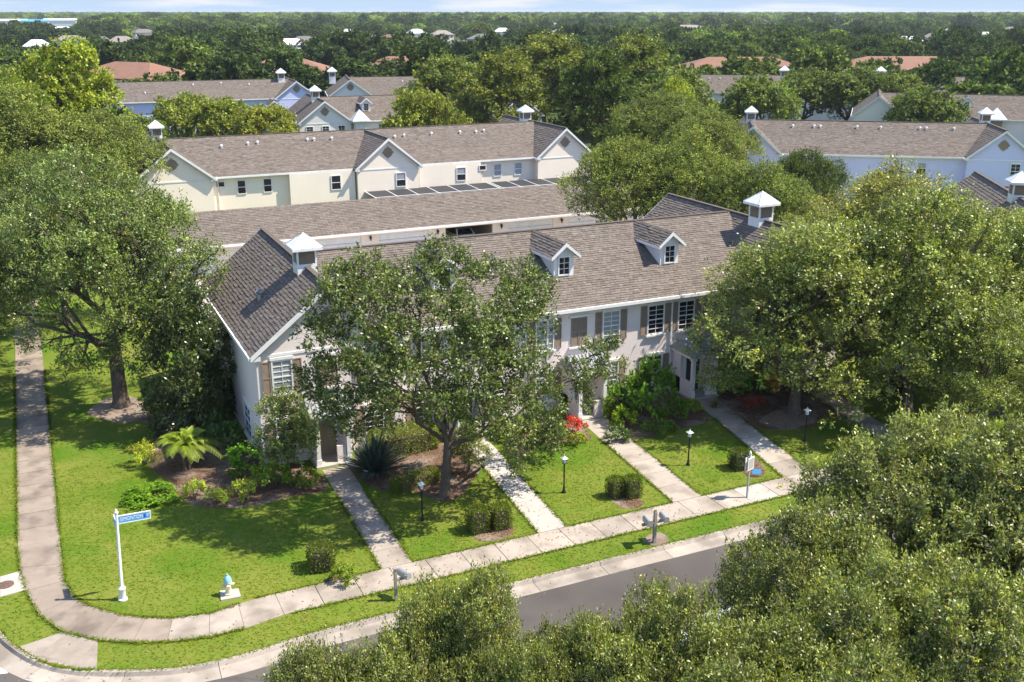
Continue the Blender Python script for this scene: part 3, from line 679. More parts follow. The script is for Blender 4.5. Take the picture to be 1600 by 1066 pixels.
for i, dx in enumerate(doors):
    if i == OPEN: continue
    d = MB()
    for r_ in range(4): d.box(dx-2.34, dx+2.34, .10, .15, r_*.578+.02, r_*.578+.565)
    do = d.build('garage_door', M['white'], GA)
    for r_ in range(4):
        for c_ in range(6):
            x0 = dx-2.2+c_*.74; MB().box(x0, x0+.62, .085, .102, r_*.578+.12, r_*.578+.47).build('panel', M['white'], do)
for dx in doors: wall_lamp(GA, dx-3.15 if dx > 4 else dx-2.9, 0, 2.2)
# screened courts between the garages and the cream row
for (x0, x1) in ((30.6, 44.2), (44.6, 57.0)):
    sc = empty('screen_enclosure', (x0, 94.5, 0), 0, 'dark screened courtyard roof in white framing, %s pair of bays behind the garage roof' % ('left' if x0 < 40 else 'right'), 'screen enclosure')
    f = MB(); n = int((x1-x0)/2.0)
    for i in range(n+1): xx = (x1-x0)*i/n; f.bar((xx, 0, 3.2), (xx, 7, 3.38), .07, .08); f.box(xx-.05, xx+.05, -.05, .05, 0, 3.14)
    for yy in (0, 3.4): f.bar((0, yy, 3.2+yy*.0257), (x1-x0, yy, 3.2+yy*.0257), .08, .08)
    f.build('frame', M['white'], sc)
    for i in range(n):
        a, b_ = (x1-x0)*i/n+.05, (x1-x0)*(i+1)/n-.05
        MB().prism([(a, .05, 3.205), (a, 6.95, 3.382), (a, 6.95, 3.372), (a, .05, 3.195)], (b_-a, 0, 0)).build('screen', M['screen'], sc)
# ---- other rows: each one measured from its eaves line in the photo (front-left corner, direction, length)
def row(name_label, p0, p1, flip, Ln, wings, mids, wallm, detail=1, start=0., **kw):
    """p0,p1: two ground points under its eaves line"""
    d = Vector(p1)-Vector(p0); a = math.atan2(d.y, d.x); d.normalize(); o = Vector(p0)+d*start
    return townhouse('townhouse_row', (o.x, o.y, 0), a, Ln, 12.6, wings, mids, wallm, name_label, 'townhouse row', detail, **kw)
k_ = (21-EZ)/15.9
sc_ = lambda p: (p[0]*k_, p[1]*k_)
C = row('pale blue townhouse row seen from behind beyond the trees at right', sc_((79.6, 97.4)), sc_((98, 84.5)), False, 36, [(3.4, 3.4), (30, 3.8)], [], 'wall_blue', 1, start=-6.0,
        vents=tuple((x, .78) for x in (8.2, 10.6, 11.3, 15.4, 18, 22.3, 23, 26)), cup=((3.4, 5.2, 1.0), (30, 8, 1.0)))
for xc in (3.4, 30): gable_vent(C, xc, -.9, 7.2, .5)
for xx in (22.0, 12): window(C, xx, 0, 3.8, 5.0, .9, (1, 1), 2, 1, False, False)
window(C, 31.5, -.9, 3.7, 5.2, .9, (2, 2), 2, 0)
Eb = row('townhouse row with a tan louvred cupola mostly hidden by the right hand oaks', (57.2, 49.6), (70.3, 40.4), False, 34, [(3.8, 3.8), (30, 3.8)], [], 'wall_grey', 1, start=0, cup=((3.8, 2.0, 1.05),), dormers=(11, 18))
Db = row('white townhouse row with a small dormer and a white turret behind the cream row', sc_((37.3, 155)), sc_((51, 153.9)), False, 46, [(11.9, 4.0), (42, 3.8)], [], 'wall_grey', 1, start=-8.5, cup=((11.6, 4.6, 1.1), (42, 6, 1.1)), dormers=(5.2, 18.6))
gable_vent(Db, 11.9, -.9, 7.3, .55)
for xx in (9.6, 11.9, 14.2): window(Db, xx, -.9, 3.9, 5.2, .9, (2, 2), 2, 0, False, False)
for xx in (20.4, 23, 25.4, 6): window(Db, xx, 0, 3.8, 5.1, .9, (2, 2), 2, 0, False, False); shutter(Db, xx+.7, 0, 3.8, 5.1)
tw = MB(); tw.box(16.0, 17.6, -2.3, -.7, -.3, 6.0); to = tw.build('turret', M['white'], Db)
b = MB(); 
for i in range(4):
    cs = [(15.5, -2.8, 6.0), (18.1, -2.8, 6.0), (18.1, -.2, 6.0), (15.5, -.2, 6.0)]; b.face([cs[i], cs[(i+1) % 4], (16.8, -1.5, 7.5)])
b.box(15.5, 18.1, -2.8, -.2, 5.85, 5.998); b.build('turret_roof', M['metal_white'], to)
Fb = row('long brown roofed row with a pale blue gable at the upper left', sc_((18, 204.1)), sc_((50.8, 201.8)), False, 38, [(-6, 3.8), (29.9, 4.1)], [], 'wall_blue', 1, start=-1, cup=((28.2, 5.6, 1.2),), vents=((3.5, .4), (12, .75), (17, .8), (22, .7)))
gable_vent(Fb, 29.9, -.9, 7.4, .6)
Gb = row('brown roofed row with a white gable and cupola left of the tall trees', sc_((56.8, 202.6)), sc_((71.6, 199.2)), False, 40, [(3.6, 4.2), (36, 4)], [], 'wall_grey', 1, start=-1.5, cup=((0.6, 5.6, 1.2),), vents=((14, .7), (17, .7)))
gable_vent(Gb, 3.6, -.9, 7.4, .6)
Hf = row('brown roofed row with one dormer and a white turret at the right edge', sc_((130.4, 120.2)), sc_((135.1, 115.7)), False, 44, [(-9, 3.8), (16.6, 4.0), (34, 3.8)], [], 'wall_grey', 1, start=0, cup=((14.4, 4.8, 1.25),), dormers=(3.6,))
gable_vent(Hf, 16.6, -.9, 7.3, .6)
tw = MB(); tw.box(6.6, 8.3, -2.6, -.9, -.3, 6.0); to = tw.build('turret', M['tan'], Hf); b = MB(); cs = [(6.0, -3.2, 6.0), (8.9, -3.2, 6.0), (8.9, -.3, 6.0), (6.0, -.3, 6.0)]
for i in range(4): b.face([cs[i], cs[(i+1) % 4], (7.45, -1.75, 7.6)])
b.box(6.0, 8.9, -3.2, -.3, 5.8, 5.998); b.build('turret_roof', M['metal_white'], to)
Hb = row('far long brown roof with white vents behind the right hand dark trees', (113, 178), (170, 141), False, 92, [(4, 4), (88, 4)], [], 'wall_grey', 1, start=0, vents=tuple((x, .75) for x in (12, 14, 44, 46.5, 49, 58, 60.4, 63, 70, 76)), cup=((26, 0, 1.3), (44, 0, 1.3)))
# ---- orange hip roofs and distant houses
def hip_house(name, a, b, half, ze, zr, roofm, wallm, label, cat, group=None, wins=True):
    a = Vector(a); b = Vector(b); c = (a+b)/2; d = (b-a); an = math.atan2(d.y, d.x); ln = d.length/2
    H = empty(name, (c.x, c.y, 0), an, label, cat, group); e = half
    MB().box(-ln-e+.6, ln+e-.6, -e+.6, e-.6, -.3, ze).build('wall', M[wallm], H)
    r = MB(); A0, B0 = (-ln, 0, zr), (ln, 0, zr); q = [(-ln-e, -e, ze), (ln+e, -e, ze), (ln+e, e, ze), (-ln-e, e, ze)]
    r.face([q[0], q[1], B0, A0]); r.face([q[1], q[2], B0]); r.face([q[2], q[3], A0, B0]); r.face([q[3], q[0], A0])
    r.prism([(p[0], p[1], ze-.3) for p in q], (0, 0, .295)); r.build('roof', M[roofm], H)
    if wins:
        n = max(2, int((ln+e)*2/5))
        for i in range(n):
            x = -ln-e+2+i*((ln+e)*2-4)/max(1, n-1); f = MB().box(x-.6, x+.6, -e+.52, -e+.6, ze-2.0, ze-.6).build('window', M['white'], H)
            MB().box(x-.5, x+.5, -e+.49, -e+.515, ze-1.9, ze-.7).build('pane', M['glass_dark'], f)
    return H
kr = (21-9.0)/15.0
for (a, b_, hf, lb) in [((392, 92), (475, 92), 9, 'orange tiled hip roof at the upper left behind the long brown roof'), ((606, 88), (664, 88), 10, 'orange tiled hip roof left of the tall olive trees'),
                       ((1108, 89), (1208, 89), 10, 'orange tiled hip roof right of the tall olive trees'), ((1355, 88), (1465, 88), 11, 'broad orange tiled hip roof at the far right'), ((180, 96), (235, 98), 9, 'orange hip roof mostly hidden beside the bright green tree')]:
    hip_house('apartment_house', G(*a, 9.0), G(*b_, 9.0), hf, 5.6, 9.0, 'orange', 'wall_cream', lb, 'apartment house')
M['roof_far'] = mat('far_grey_roof', (.15, .14, .135), .9, (.12, .11, .105), .4, .3)
M['roof_pale'] = mat('far_pale_roof', (.27, .235, .21), .9, (.22, .19, .17), .4, .3)
for (px, py, w_, rm, wmn, lb) in [(230, 60, 9, 'roof_far', 'wall_blue', 'far two storey house with blue grey walls in the woods at upper left'), (190, 60, 8, 'roof_pale', 'wall_grey', 'far house with a pale tan roof left of the blue grey house'),
    (58, 66, 7, 'metal_white', 'wall_grey', 'far white roofed house low in the trees at the far left'), (140, 64, 6, 'roof_far', 'wall_blue', 'small far grey house left of the tan roofed one'),
    (404, 58, 10, 'roof_far', 'white', 'far grey roofed house with white walls above the first orange roof'), (475, 60, 9, 'roof_far', 'wall_grey', 'far grey roofed house right of the white walled one'),
    (585, 58, 9, 'roof_pale', 'wall_grey', 'far tan roofed house beside the orange roofed house'), (615, 57, 11, 'orange', 'wall_cream', 'far orange roofed house in the middle of the woods'),
    (690, 50, 9, 'roof_pale', 'wall_cream', 'far pale house among trees right of the orange roofed house'), (757, 56, 12, 'roof_far', 'white', 'far grey roofed house with a long white porch'),
    (650, 48, 8, 'metal_white', 'white', 'small far white house in the tree belt'), (785, 46, 8, 'metal_white', 'white', 'far white house right of the long porch house'), (545, 48, 7, 'metal_white', 'wall_grey', 'far white gable peeping from dark crowns'),
    (1075, 41, 22, 'roof_pale', 'wall_cream', 'long far cream building near the horizon right of centre'), (1108, 44, 9, 'metal_white', 'white', 'far white block just right of the long cream building'), (1543, 53, 11, 'metal_white', 'white', 'far white house in the woods at the far right'),
    (1085, 25, 60, 'roof_pale', 'wall_cream', 'very far pale building on the horizon right of centre')]:
    c = Vector(G(px, py, 7.0)); t = Vector((c.y, -c.x)).normalized(); r0 = rnd.uniform(-.4, .4); t.rotate(Matrix.Rotation(r0, 2))
    hip_house('distant_house', c-t*w_*.35, c+t*w_*.35, w_*.55, 5.2 if px not in (230,) else 6.5, 8.2 if px not in (230,) else 9.5, rm, wmn, lb, 'house', 'houses in the far woods')
sr = np.random.RandomState(77); spots = []
while len(spots) < 26:
    q = (sr.uniform(20, 1585), sr.uniform(33, 66))
    if all(abs(q[0]-o[0]) > 34 or abs(q[1]-o[1]) > 9 for o in spots) and not (800 < q[0] < 1020 and q[1] > 48): spots.append(q)
for i, (px, py) in enumerate(sorted(spots)):
    c = Vector(G(px, py, 7.0)); t = Vector((c.y, -c.x)).normalized(); t.rotate(Matrix.Rotation(sr.uniform(-.6, .6), 2)); w_ = sr.uniform(7, 12)
    nth = ['first', 'second', 'third', 'fourth', 'fifth', 'sixth', 'seventh', 'eighth', 'ninth', 'tenth', 'eleventh', 'twelfth', 'thirteenth', 'fourteenth', 'fifteenth', 'sixteenth', 'seventeenth', 'eighteenth', 'nineteenth', 'twentieth', 'twenty first', 'twenty second', 'twenty third', 'twenty fourth', 'twenty fifth', 'twenty sixth'][i]
    rm = ['roof_far', 'roof_pale', 'metal_white', 'orange'][sr.choice(4, p=[.4, .35, .15, .1])]
    hip_house('distant_house', c-t*w_*.35, c+t*w_*.35, w_*.5, 5.0, 7.8, rm, ['wall_grey', 'white', 'wall_cream'][sr.randint(3)], '%s from left among the small %s roofs scattered in the far woods' % (nth, {'roof_far': 'grey', 'roof_pale': 'tan', 'metal_white': 'white', 'orange': 'terracotta'}[rm]), 'house', 'houses in the far woods')
for i, (px, py, w_, lb) in enumerate([(20, 37, 40, 'white boat shed at the left end of the far marina'), (55, 38, 34, 'white boat shed with a blue roof edge in the middle of the far marina'), (95, 36, 46, 'white boat shed at the right end of the far marina')]):
    c = Vector(G(px, py, 4)); Hh = empty('boat_shed', (c.x, c.y, 0), -.15, lb, 'shed', 'sheds of the far marina')
    MB().box(-w_/2, w_/2, -8, 8, -.3, 8).build('wall', M['white'], Hh); MB().prism([(-w_/2-1, -9, 8.0), (-w_/2-1, 0, 10.5), (-w_/2-1, 9, 8.0)], (w_+2, 0, 0)).build('roof', M['metal_white' if i != 1 else 'sign_blue'], Hh)
# ================================================================== STREET THINGS
def at_px(px, py): c = G(px, py); return (c[0], c[1], 0)
def text_mesh(body, size, m, parent, loc, rot, name='lettering', ext=.003, sxx=.74):
    cu = bpy.data.curves.new(name, 'FONT'); cu.body = body; cu.size = size; cu.extrude = ext; cu.align_x = 'CENTER'; cu.align_y = 'CENTER'
    o = bpy.data.objects.new(name, cu); COL.objects.link(o); bpy.context.view_layer.update()
    me = bpy.data.meshes.new_from_object(o); bpy.data.objects.remove(o); me.materials.clear(); me.materials.append(m)
    q = link(name, me, parent); q.location = loc; q.rotation_euler = rot; q.scale = (sxx, 1, 1); return q
# street sign
p = at_px(192, 937); ss = empty('street_sign', p, 0, 'white street sign post with a blue name blade on the corner lawn', 'street sign')
MB().lathe([(.17, 0), (.17, .05), (.13, .08), (.12, .45), (.14, .48), (.09, .55), (.055, .62), (.05, 3.55), (.075, 3.57), (.075, 3.62), (.04, 3.66), (.03, 3.72)], sides=14).build('post', M['white'], ss, True)
ang = R(4)
def blade(an, z, w, name, txt):
    bl = MB(); c_, s_ = math.cos(an), math.sin(an); t = Vector((c_, s_, 0)); n = Vector((s_, -c_, 0))
    a0, a1 = t*.06, t*(.06+w); 
    bl.bar(a0+Vector((0, 0, z)), a1+Vector((0, 0, z)), .02, .26, up=(0, 0, 1))
    o = bl.build(name, M['sign_blue'], ss)
    f = MB(); f.bar(a0+Vector((0, 0, z+.15)), a1+Vector((0, 0, z+.15)), .035, .04); f.bar(a0+Vector((0, 0, z-.15)), a1+Vector((0, 0, z-.15)), .035, .03); f.bar(a1+Vector((0, 0, z-.16)), a1+Vector((0, 0, z+.165)), .035, .03); f.build('sign_frame', M['white'], o)
    if txt:
        for face in (1, -1):
            q = a0+t*(w*.405)+n*face*.012+Vector((0, 0, z)); text_mesh('SIMONTON', .205, M['white'], o, q, (math.pi/2, 0, an if face > 0 else an+math.pi))
            q2 = a0+t*(w*.925)+n*face*.012+Vector((0, 0, z+.02)); text_mesh('ST', .15, M['white'], o, q2, (math.pi/2, 0, an if face > 0 else an+math.pi))
        sq = MB(); sq.bar(a0+t*(w*.79)+Vector((0, 0, z)), a0+t*(w*.85)+Vector((0, 0, z)), .03, .15); sq.build('emblem', M['blue'], o)
ss.rotation_euler = (0, R(2.6), 0)
blade(ang, 3.28, 1.12, 'blade', True); blade(ang+math.pi/2, 2.98, .75, 'cross_blade', False)
# hydrant
p = at_px(358, 930); hy = empty('fire_hydrant', (p[0], p[1], .06), R(-10), 'cream fire hydrant with a pale blue bonnet on its concrete pad', 'fire hydrant')
MB().lathe([(.17, 0), (.17, .05), (.115, .06), (.11, .46), (.15, .48), (.15, .53), (.13, .54)], sides=14).build('barrel', M['hyd'], hy, True)
MB().lathe([(.15, .54), (.145, .60), (.11, .70), (.05, .77), (.035, .78), (.035, .84)], sides=14).build('bonnet', M['hyd_blue'], hy, True)
for an in (0, math.pi): MB().tube([(math.cos(an)*.1, 0, .40), (math.cos(an)*.2, 0, .40), (math.cos(an)*.23, 0, .40)], [.06, .06, .045], 8).build('nozzle', M['hyd'], hy)
MB().tube([(0, -.1, .36), (0, -.21, .36)], [.085, .08], 10).build('pumper_nozzle', M['hyd'], hy)
slab([G(343, 925), G(373, 921), G(377, 934), G(345, 940)], us, 'concrete_new', .06, name='hydrant_pad')
p = at_px(361, 949); vv = empty('valve_cover', (p[0], p[1], .028), 0, 'small round valve cover in the sidewalk below the hydrant', 'valve cover'); MB().lathe([(.13, 0), (.13, .01), (.10, .012)], sides=16).build('lid', M['iron'], vv)
# lamp posts
def lamp_post(px, py, label, first=[None]):
    p = at_px(px, py)
    if first[0] is None:
        o = empty('lamp_post', p); first[0] = o
        MB().lathe([(.10, 0), (.10, .06), (.06, .12), (.045, .3), (.035, .34), (.035, 1.42), (.055, 1.45), (.03, 1.48)], sides=10).build('post', M['black'], o, True)
        b = MB()
        for i in (-1, 1):
            for j in (-1, 1): b.bar((i*.06, j*.06, 1.48), (i*.11, j*.11, 1.72), .018)
        b.box(-.075, .075, -.075, .075, 1.46, 1.485); b.build('lantern_frame', M['black'], o)
        g = MB(); g.prism([(-.058, -.058, 1.487), (.058, -.058, 1.487), (.058, .058, 1.487), (-.058, .058, 1.487)], (0, 0, .2)); g.build('lantern_glass', M['lamp_glass'], o)
        c = MB(); cs = [(-.14, -.14, 1.72), (.14, -.14, 1.72), (.14, .14, 1.72), (-.14, .14, 1.72)]
        for i in range(4): c.face([cs[i], cs[(i+1) % 4], (0, 0, 1.84)])
        c.face(cs[::-1]); c.tube([(0, 0, 1.83), (0, 0, 1.9)], .015, 6); c.build('lantern_cap', M['white'], o)
    else: o = copy_tree(first[0]); o.location = p
    tag(o, label, 'lamp post', 'black lamp posts on the front lawns')
lamp_post(660, 813, 'black lamp post in the shade of the big front oak'); lamp_post(881, 770, 'black lamp post with a white capped lantern on the sunny lawn')
lamp_post(1075, 727, 'black lamp post on the shaded lawn behind the tall thin sign'); lamp_post(1257, 690, 'black lamp post beside the sandy bed at the right')
# mailboxes
def mailbox(o, x, y, z, an):
    b = MB(); pr = [(-.09, 0), (.09, 0), (.09, .12)] + [(.09*math.cos(t), .12+.09*math.sin(t)) for t in np.linspace(.4, 2.74, 6)] + [(-.09, .12)]
    c_, s_ = math.cos(an), math.sin(an); tr = lambda u, v, w: (x+c_*v-s_*u, y+s_*v+c_*u, z+w)
    b.prism([tr(u*1.25, -.28, w*1.25) for u, w in pr], Vector((c_*.58, s_*.58, 0))); q = b.build('mailbox', M['galv'], o)
    MB().bar(tr(.1, .1, .06), tr(.1, .1, .24), .02, .03).build('flag', M['white'], q)
p = at_px(1022, 848); mb = empty('mailbox_post', p, 0, 'grey wooden mailbox post with two mailboxes on a cross arm beside the kerb', 'mailbox')
MB().box(-.06, .06, -.06, .06, 0, 1.42).box(-.04, .04, -.04, .04, 1.42, 1.52).build('post', M['grey'], mb); MB().bar((-.62, 0, .95), (.62, 0, .95), .10, .10).build('cross_arm', M['grey'], mb)
for sx in (-.4, .4): mailbox(mb, sx, -.05, 1.0, R(-100))
p = at_px(619, 938); mb = empty('mailbox_post', p, 0, 'grey mailbox post with one white mailbox at the near walkway end', 'mailbox')
MB().box(-.05, .05, -.05, .05, 0, 1.3).box(-.07, .07, -.07, .07, 1.3, 1.36).build('post', M['grey'], mb); MB().bar((0, 0, .85), (.5, .05, .85), .09, .09).build('arm', M['grey'], mb); mailbox(mb, .36, .05, .9, R(-70))
# tall thin sign post
p = at_px(1167, 778); sp = empty('sign_post', p, R(20), 'thin grey post carrying a small framed pale board beside the sidewalk', 'sign')
MB().box(-.035, .035, -.035, .035, 0, 2.15).build('post', M['galv'], sp)
MB().lathe([(.05, 2.15), (.07, 2.2), (.05, 2.26), (.01, 2.33)], sides=8).build('finial', M['white'], sp)
for q in (-.07, .07):
    f = MB(); f.box(-.24, .24, q-.015, q+.015, 1.42, 2.02); fo = f.build('board', M['white'], sp); d = .018 if q > 0 else -.018
    MB().box(-.2, .2, min(q, q+d), max(q, q+d), 1.47, 1.97).build('notice', M['concrete_new'], fo)
p = at_px(1182, 745); bl = empty('yard_sign', p, R(-35), 'small blue yard sign on wire legs by the sidewalk behind the thin post', 'yard sign')
MB().prism([(-.2, -.02, .14), (.2, -.02, .14), (.2, .10, .34), (-.2, .10, .34)], (0, .012, 0)).build('panel', M['sign_blue'], bl)
for sx in (-.2, .2): MB().bar((sx, 0, 0), (sx, 0, .2), .012).build('leg', M['galv'], bl)
# bins by the garages
for i, (px, py, lb) in enumerate([(345, 408, 'blue wheeled recycling bin beside the first garage door'), (487, 373, 'blue recycling bin half hidden behind the white cupola')]):
    p = G(px, py, 1.0); b_ = empty('recycling_bin', (p[0], p[1], 0), .2, lb, 'bin', 'blue bins in the alley')
    MB().prism([(-.24, -.28, .08), (.24, -.28, .08), (.24, .28, .08), (-.24, .28, .08)], (0, 0, .85)).build('bin_body', M['blue'], b_); MB().box(-.29, .29, -.34, .33, .932, 1.0).build('lid', M['blue'], b_)
    for sx in (-.27, .27): MB().tube([(sx-.03, .25, .1), (sx+.03, .25, .1)], .1, 10).build('wheel', M['rubber'], b_)
p = at_px(563, 733); de = empty('drain_pipe', p, R(-62), 'white downspout pipe lying across the mulch beside the spiky dark shrub', 'drain pipe')
MB().bar((-.9, 0, .1), (.6, 0, .06), .12, .10).build('pipe', M['white'], de)
# cars
def car(loc, rz, paint, label):
    o = empty('parked_car', loc, rz, label, 'car')   # +y is the front
    prof = [(-2.15, .35), (-2.2, .75), (-2.1, .98), (-1.55, 1.02), (-.95, 1.42), (.35, 1.46), (1.05, 1.02), (1.95, .88), (2.2, .62), (2.2, .34)]
    b = MB(); n = len(prof); ws = [.86]*n
    for i, (y_, z_) in enumerate(prof): ws[i] = .86 if z_ < 1.1 else .68
    for s_ in (-1, 1): pass
    Lp = [(-w_, y_, z_) for (y_, z_), w_ in zip(prof, ws)]; Rp = [(w_, y_, z_) for (y_, z_), w_ in zip(prof, ws)]
    for i in range(n-1): b.face([Lp[i], Rp[i], Rp[i+1], Lp[i+1]])
    b.face([Lp[-1], Rp[-1], Rp[0], Lp[0]])
    for P_, rev in ((Lp, 0), (Rp, 1)):
        low = [P_[0], P_[1], P_[2], P_[3], P_[6], P_[7], P_[8], P_[9]]; up_ = [P_[3], P_[4], P_[5], P_[6]]
        b.face(low[::-1] if rev else low); b.face(up_[::-1] if rev else up_)
    body = b.build('body', M[paint], o)
    def gl(nm, pts):
        c_ = sum((Vector(q) for q in pts), Vector())/len(pts); n_ = (Vector(pts[1])-Vector(pts[0])).cross(Vector(pts[2])-Vector(pts[0])).normalized()
        if n_.dot(c_-Vector((0, 0, .7))) < 0: n_ = -n_
        MB().prism([c_+(Vector(q)-c_)*.86+n_*.004 for q in pts], n_*.012).build(nm, M['glass_dark'], o)
    gl('rear_window', [Lp[3], Rp[3], Rp[4], Lp[4]]); gl('windscreen', [Lp[5], Rp[5], Rp[6], Lp[6]]); gl('side_window', Lp[3:7]); gl('side_window', Rp[3:7])
    for sx in (-1, 1):
        for yy in (-1.35, 1.35):
            w_ = MB().tube([(sx*.88, yy, .33), (sx*.66, yy, .33)], .33, 16).build('wheel', M['rubber'], o); MB().tube([(sx*.89, yy, .33), (sx*.87, yy, .33)], .2, 12).build('rim', M['galv'], w_)
        MB().box(min(sx*.8, sx*.5), max(sx*.8, sx*.5), -2.2, -2.12, .78, .95).build('tail_light', M['red'], o); MB().box(min(sx*.8, sx*.5), max(sx*.8, sx*.5), 2.06, 2.19, .66, .80).build('headlight', M['lamp_glass'], o)
        MB().box(min(sx*.86, sx*1.02), max(sx*.86, sx*1.02), .75, .9, .98, 1.1).build('mirror', M[paint], o)
    MB().box(-.26, .26, -2.225, -2.195, .56, .68).build('number_plate', M['white'], o)
    return o
gc = car((6.2+doors[OPEN], 87.75, 0), 0, 'car_white', 'white car parked inside the open garage'); gc.scale = (1.05, 1, 1.3)
car((19.6, 24.3, -.12), R(-90), 'car_grey', 'silver car parked at the kerb under the near trees')
car((45.0, 41.2, 0), R(-80), 'car_black', 'black car in the deep shade under the right hand oaks')
# ================================================================== VEGETATION
def unit(a): return a/np.maximum(np.linalg.norm(a, axis=-1, keepdims=True), 1e-9)
def leaf_quads(rn, P, axis, nor, ln, wd):
    axis = unit(axis); nor = unit(nor - (nor*axis).sum(1, keepdims=True)*axis); side = np.cross(nor, axis)
    ln = ln[:, None]; wd = wd[:, None]
    return np.stack([P, P+axis*ln*.45+side*wd*.5+nor*ln*.06, P+axis*ln, P+axis*ln*.45-side*wd*.5+nor*ln*.06], 1)
def foliage(rn, lobes, n, ll, lw, tw, per, dark=.65, bright=1.45, yel=.25, up=.35, shell=.62, jag=1.0, bottom=-.45, tpc=8, clump=1.0, nrand=.45):
    """sprays of leaves on the shells of the lobes"""
    lo = np.array(lobes, float); nt_ = max(1, n//per); area = lo[:, 3]**2; idx = rn.choice(len(lo), int(nt_*1.7), p=area/area.sum()); L_ = lo[idx]
    d = unit(rn.normal(size=(len(idx), 3))); d[:, 2] = np.where(d[:, 2] < bottom, -d[:, 2]*rn.uniform(.2, 1, len(idx)), d[:, 2]); d = unit(d)
    rr = L_[:, 3:4]*(shell+(1.04-shell)*rn.uniform(0, 1, (len(idx), 1))**.6)
    P = L_[:, :3]+d*rr*np.array([1, 1, .85])
    keep = np.ones(len(P), bool)
    for (x, y, z, r) in lo:
        keep &= (((P-np.array([x, y, z]))/np.array([1, 1, .85]))**2).sum(1) > (r*.55)**2
    tpc = max(1, tpc); P, d, idx = P[keep][:nt_//tpc], d[keep][:nt_//tpc], idx[keep][:nt_//tpc]
    cd = unit(rn.normal(size=(len(P)*tpc, 3))+np.repeat(d, tpc, 0)*.7); cb = np.repeat(rn.uniform(.70, 1.32, len(P)), tpc)
    P = np.repeat(P, tpc, 0)+cd*tw*clump*rn.uniform(.35, 1, (len(P)*tpc, 1)); d = unit(np.repeat(d, tpc, 0)*.6+cd*.7); idx = np.repeat(idx, tpc); k = len(P)
    td = unit(d*.9+np.array([0, 0, up])+rn.normal(size=(k, 3))*.4*jag); tl = tw*rn.uniform(.5, 1.3, k)*np.where(rn.uniform(size=k) < .10, 1.9, 1.0)
    lob_b = rn.uniform(.85, 1.18, len(lo))[idx]; tb = rn.uniform(.8, 1.25, k)*lob_b*cb; ty = np.clip(rn.normal(yel, .28, k), 0, 1)
    P2 = np.repeat(P, per, 0); T2 = np.repeat(td, per, 0); t = rn.uniform(0, 1, (k*per, 1)); q = P2+T2*t*np.repeat(tl, per)[:, None]+rn.normal(size=(k*per, 3))*tw*.13
    ax = T2*.55+rn.normal(size=(k*per, 3))*.6; nr = np.array([0, 0, .6])+np.repeat(d, per, 0)*.7+rn.normal(size=(k*per, 3))*nrand
    V = leaf_quads(rn, q, ax, nr, ll*rn.uniform(.7, 1.3, k*per), lw*rn.uniform(.7, 1.3, k*per))
    lum = np.repeat(tb, per)*rn.uniform(dark, bright, k*per)*(.92+.16*t[:, 0]); yy = np.repeat(ty, per)
    C_ = lum[:, None]*np.stack([.86+.55*yy, .95+.28*yy, .9-.25*yy], 1)
    return V, C_, P, td, tl
def dome_lobes(rn, Rr, hb, h, n, rmin=.24, rmax=.40, asp=1.0):
    out = []
    for i in range(n):
        rho = math.sqrt((i+.5)/n)*.86; a = i*2.39996+rn.uniform(-.4, .4); r = Rr*rn.uniform(rmin, rmax)*(1-.25*rho)
        top = h-r*.85; z = hb+r*.5+(top-hb-r*.5)*math.sqrt(max(0, 1-(rho/.93)**2))*rn.uniform(.86, 1.0)
        k_ = rn.uniform(.82, 1.16); z += rn.normal()*.055*h; r *= rn.uniform(.8, 1.2)
        out.append((math.cos(a)*rho*k_*Rr*asp, math.sin(a)*rho*k_*Rr/asp, z, r))
        if rho > .45 and i % 2: out.append((math.cos(a+.3)*rho*Rr*.97*asp, math.sin(a+.3)*rho*Rr*.97/asp, hb+r*.55+(z-hb)*rn.uniform(.1, .5), r*.85))
    return out
def limbs(rn, lobes, th, tr, lean=(0, 0), lq=1.0, sides=7):
    b = MB(); f = Vector((lean[0], lean[1], th))
    b.tube([(0, 0, -.15), (lean[0]*.05, lean[1]*.05, .12), (lean[0]*.15, lean[1]*.15, .5), (lean[0]*.6, lean[1]*.6, th*.6), f], [tr*1.75, tr*1.35, tr*1.08, tr*.92, tr*.86], 10)
    Lb = np.array(lobes, float); ng_ = max(2, min(6, len(Lb)//5)); cen = Lb[rn.choice(len(Lb), ng_, replace=False), :3].copy()
    for _ in range(6):
        g = np.argmin(((Lb[:, None, :3]-cen[None])**2*np.array([1, 1, .6])).sum(2), 1)
        for k in range(ng_):
            if (g == k).any(): cen[k] = Lb[g == k, :3].mean(0)
    for k in range(ng_):
        mem = Lb[g == k]
        if not len(mem): continue
        s_ = Vector((lean[0], lean[1], th*rn.uniform(.86, 1.0))); e = Vector(cen[k]); e = s_.lerp(e, .92); dist = (e-s_).length; q0 = lq*tr*rn.uniform(.52, .68)
        c1 = s_.lerp(e, .3)+Vector((rn.normal()*.07*dist, rn.normal()*.07*dist, -.03*dist)); c2 = s_.lerp(e, .65)+Vector((rn.normal()*.07*dist, rn.normal()*.07*dist, .03*dist)); pts = [s_, c1, c2, e]
        b.tube(pts, [q0, q0*.8, q0*.58, q0*.36], sides, cap=False)
        for (x, y, z, r) in mem:
            w = Vector((x, y, z)); ts = rn.uniform(.35, 1.0); i = min(2, int(ts*3)); st = pts[i].lerp(pts[i+1], ts*3-i); d_ = (w-st).length; q = q0*(.5-.22*ts)
            mm = st.lerp(w, .55)+Vector((rn.normal()*.1*d_, rn.normal()*.1*d_, .05*d_)); b.tube([st, mm, w], [q, q*.62, q*.3], 5, cap=False)
            for k2 in range(3):
                dv = Vector(unit(rn.normal(size=3)+np.array([0, 0, .5]))); b.tube([mm.lerp(w, k2/3), w+dv*r*.45, w+dv*r*.92], [q*.42, q*.26, q*.08], 4, cap=False)
    return b
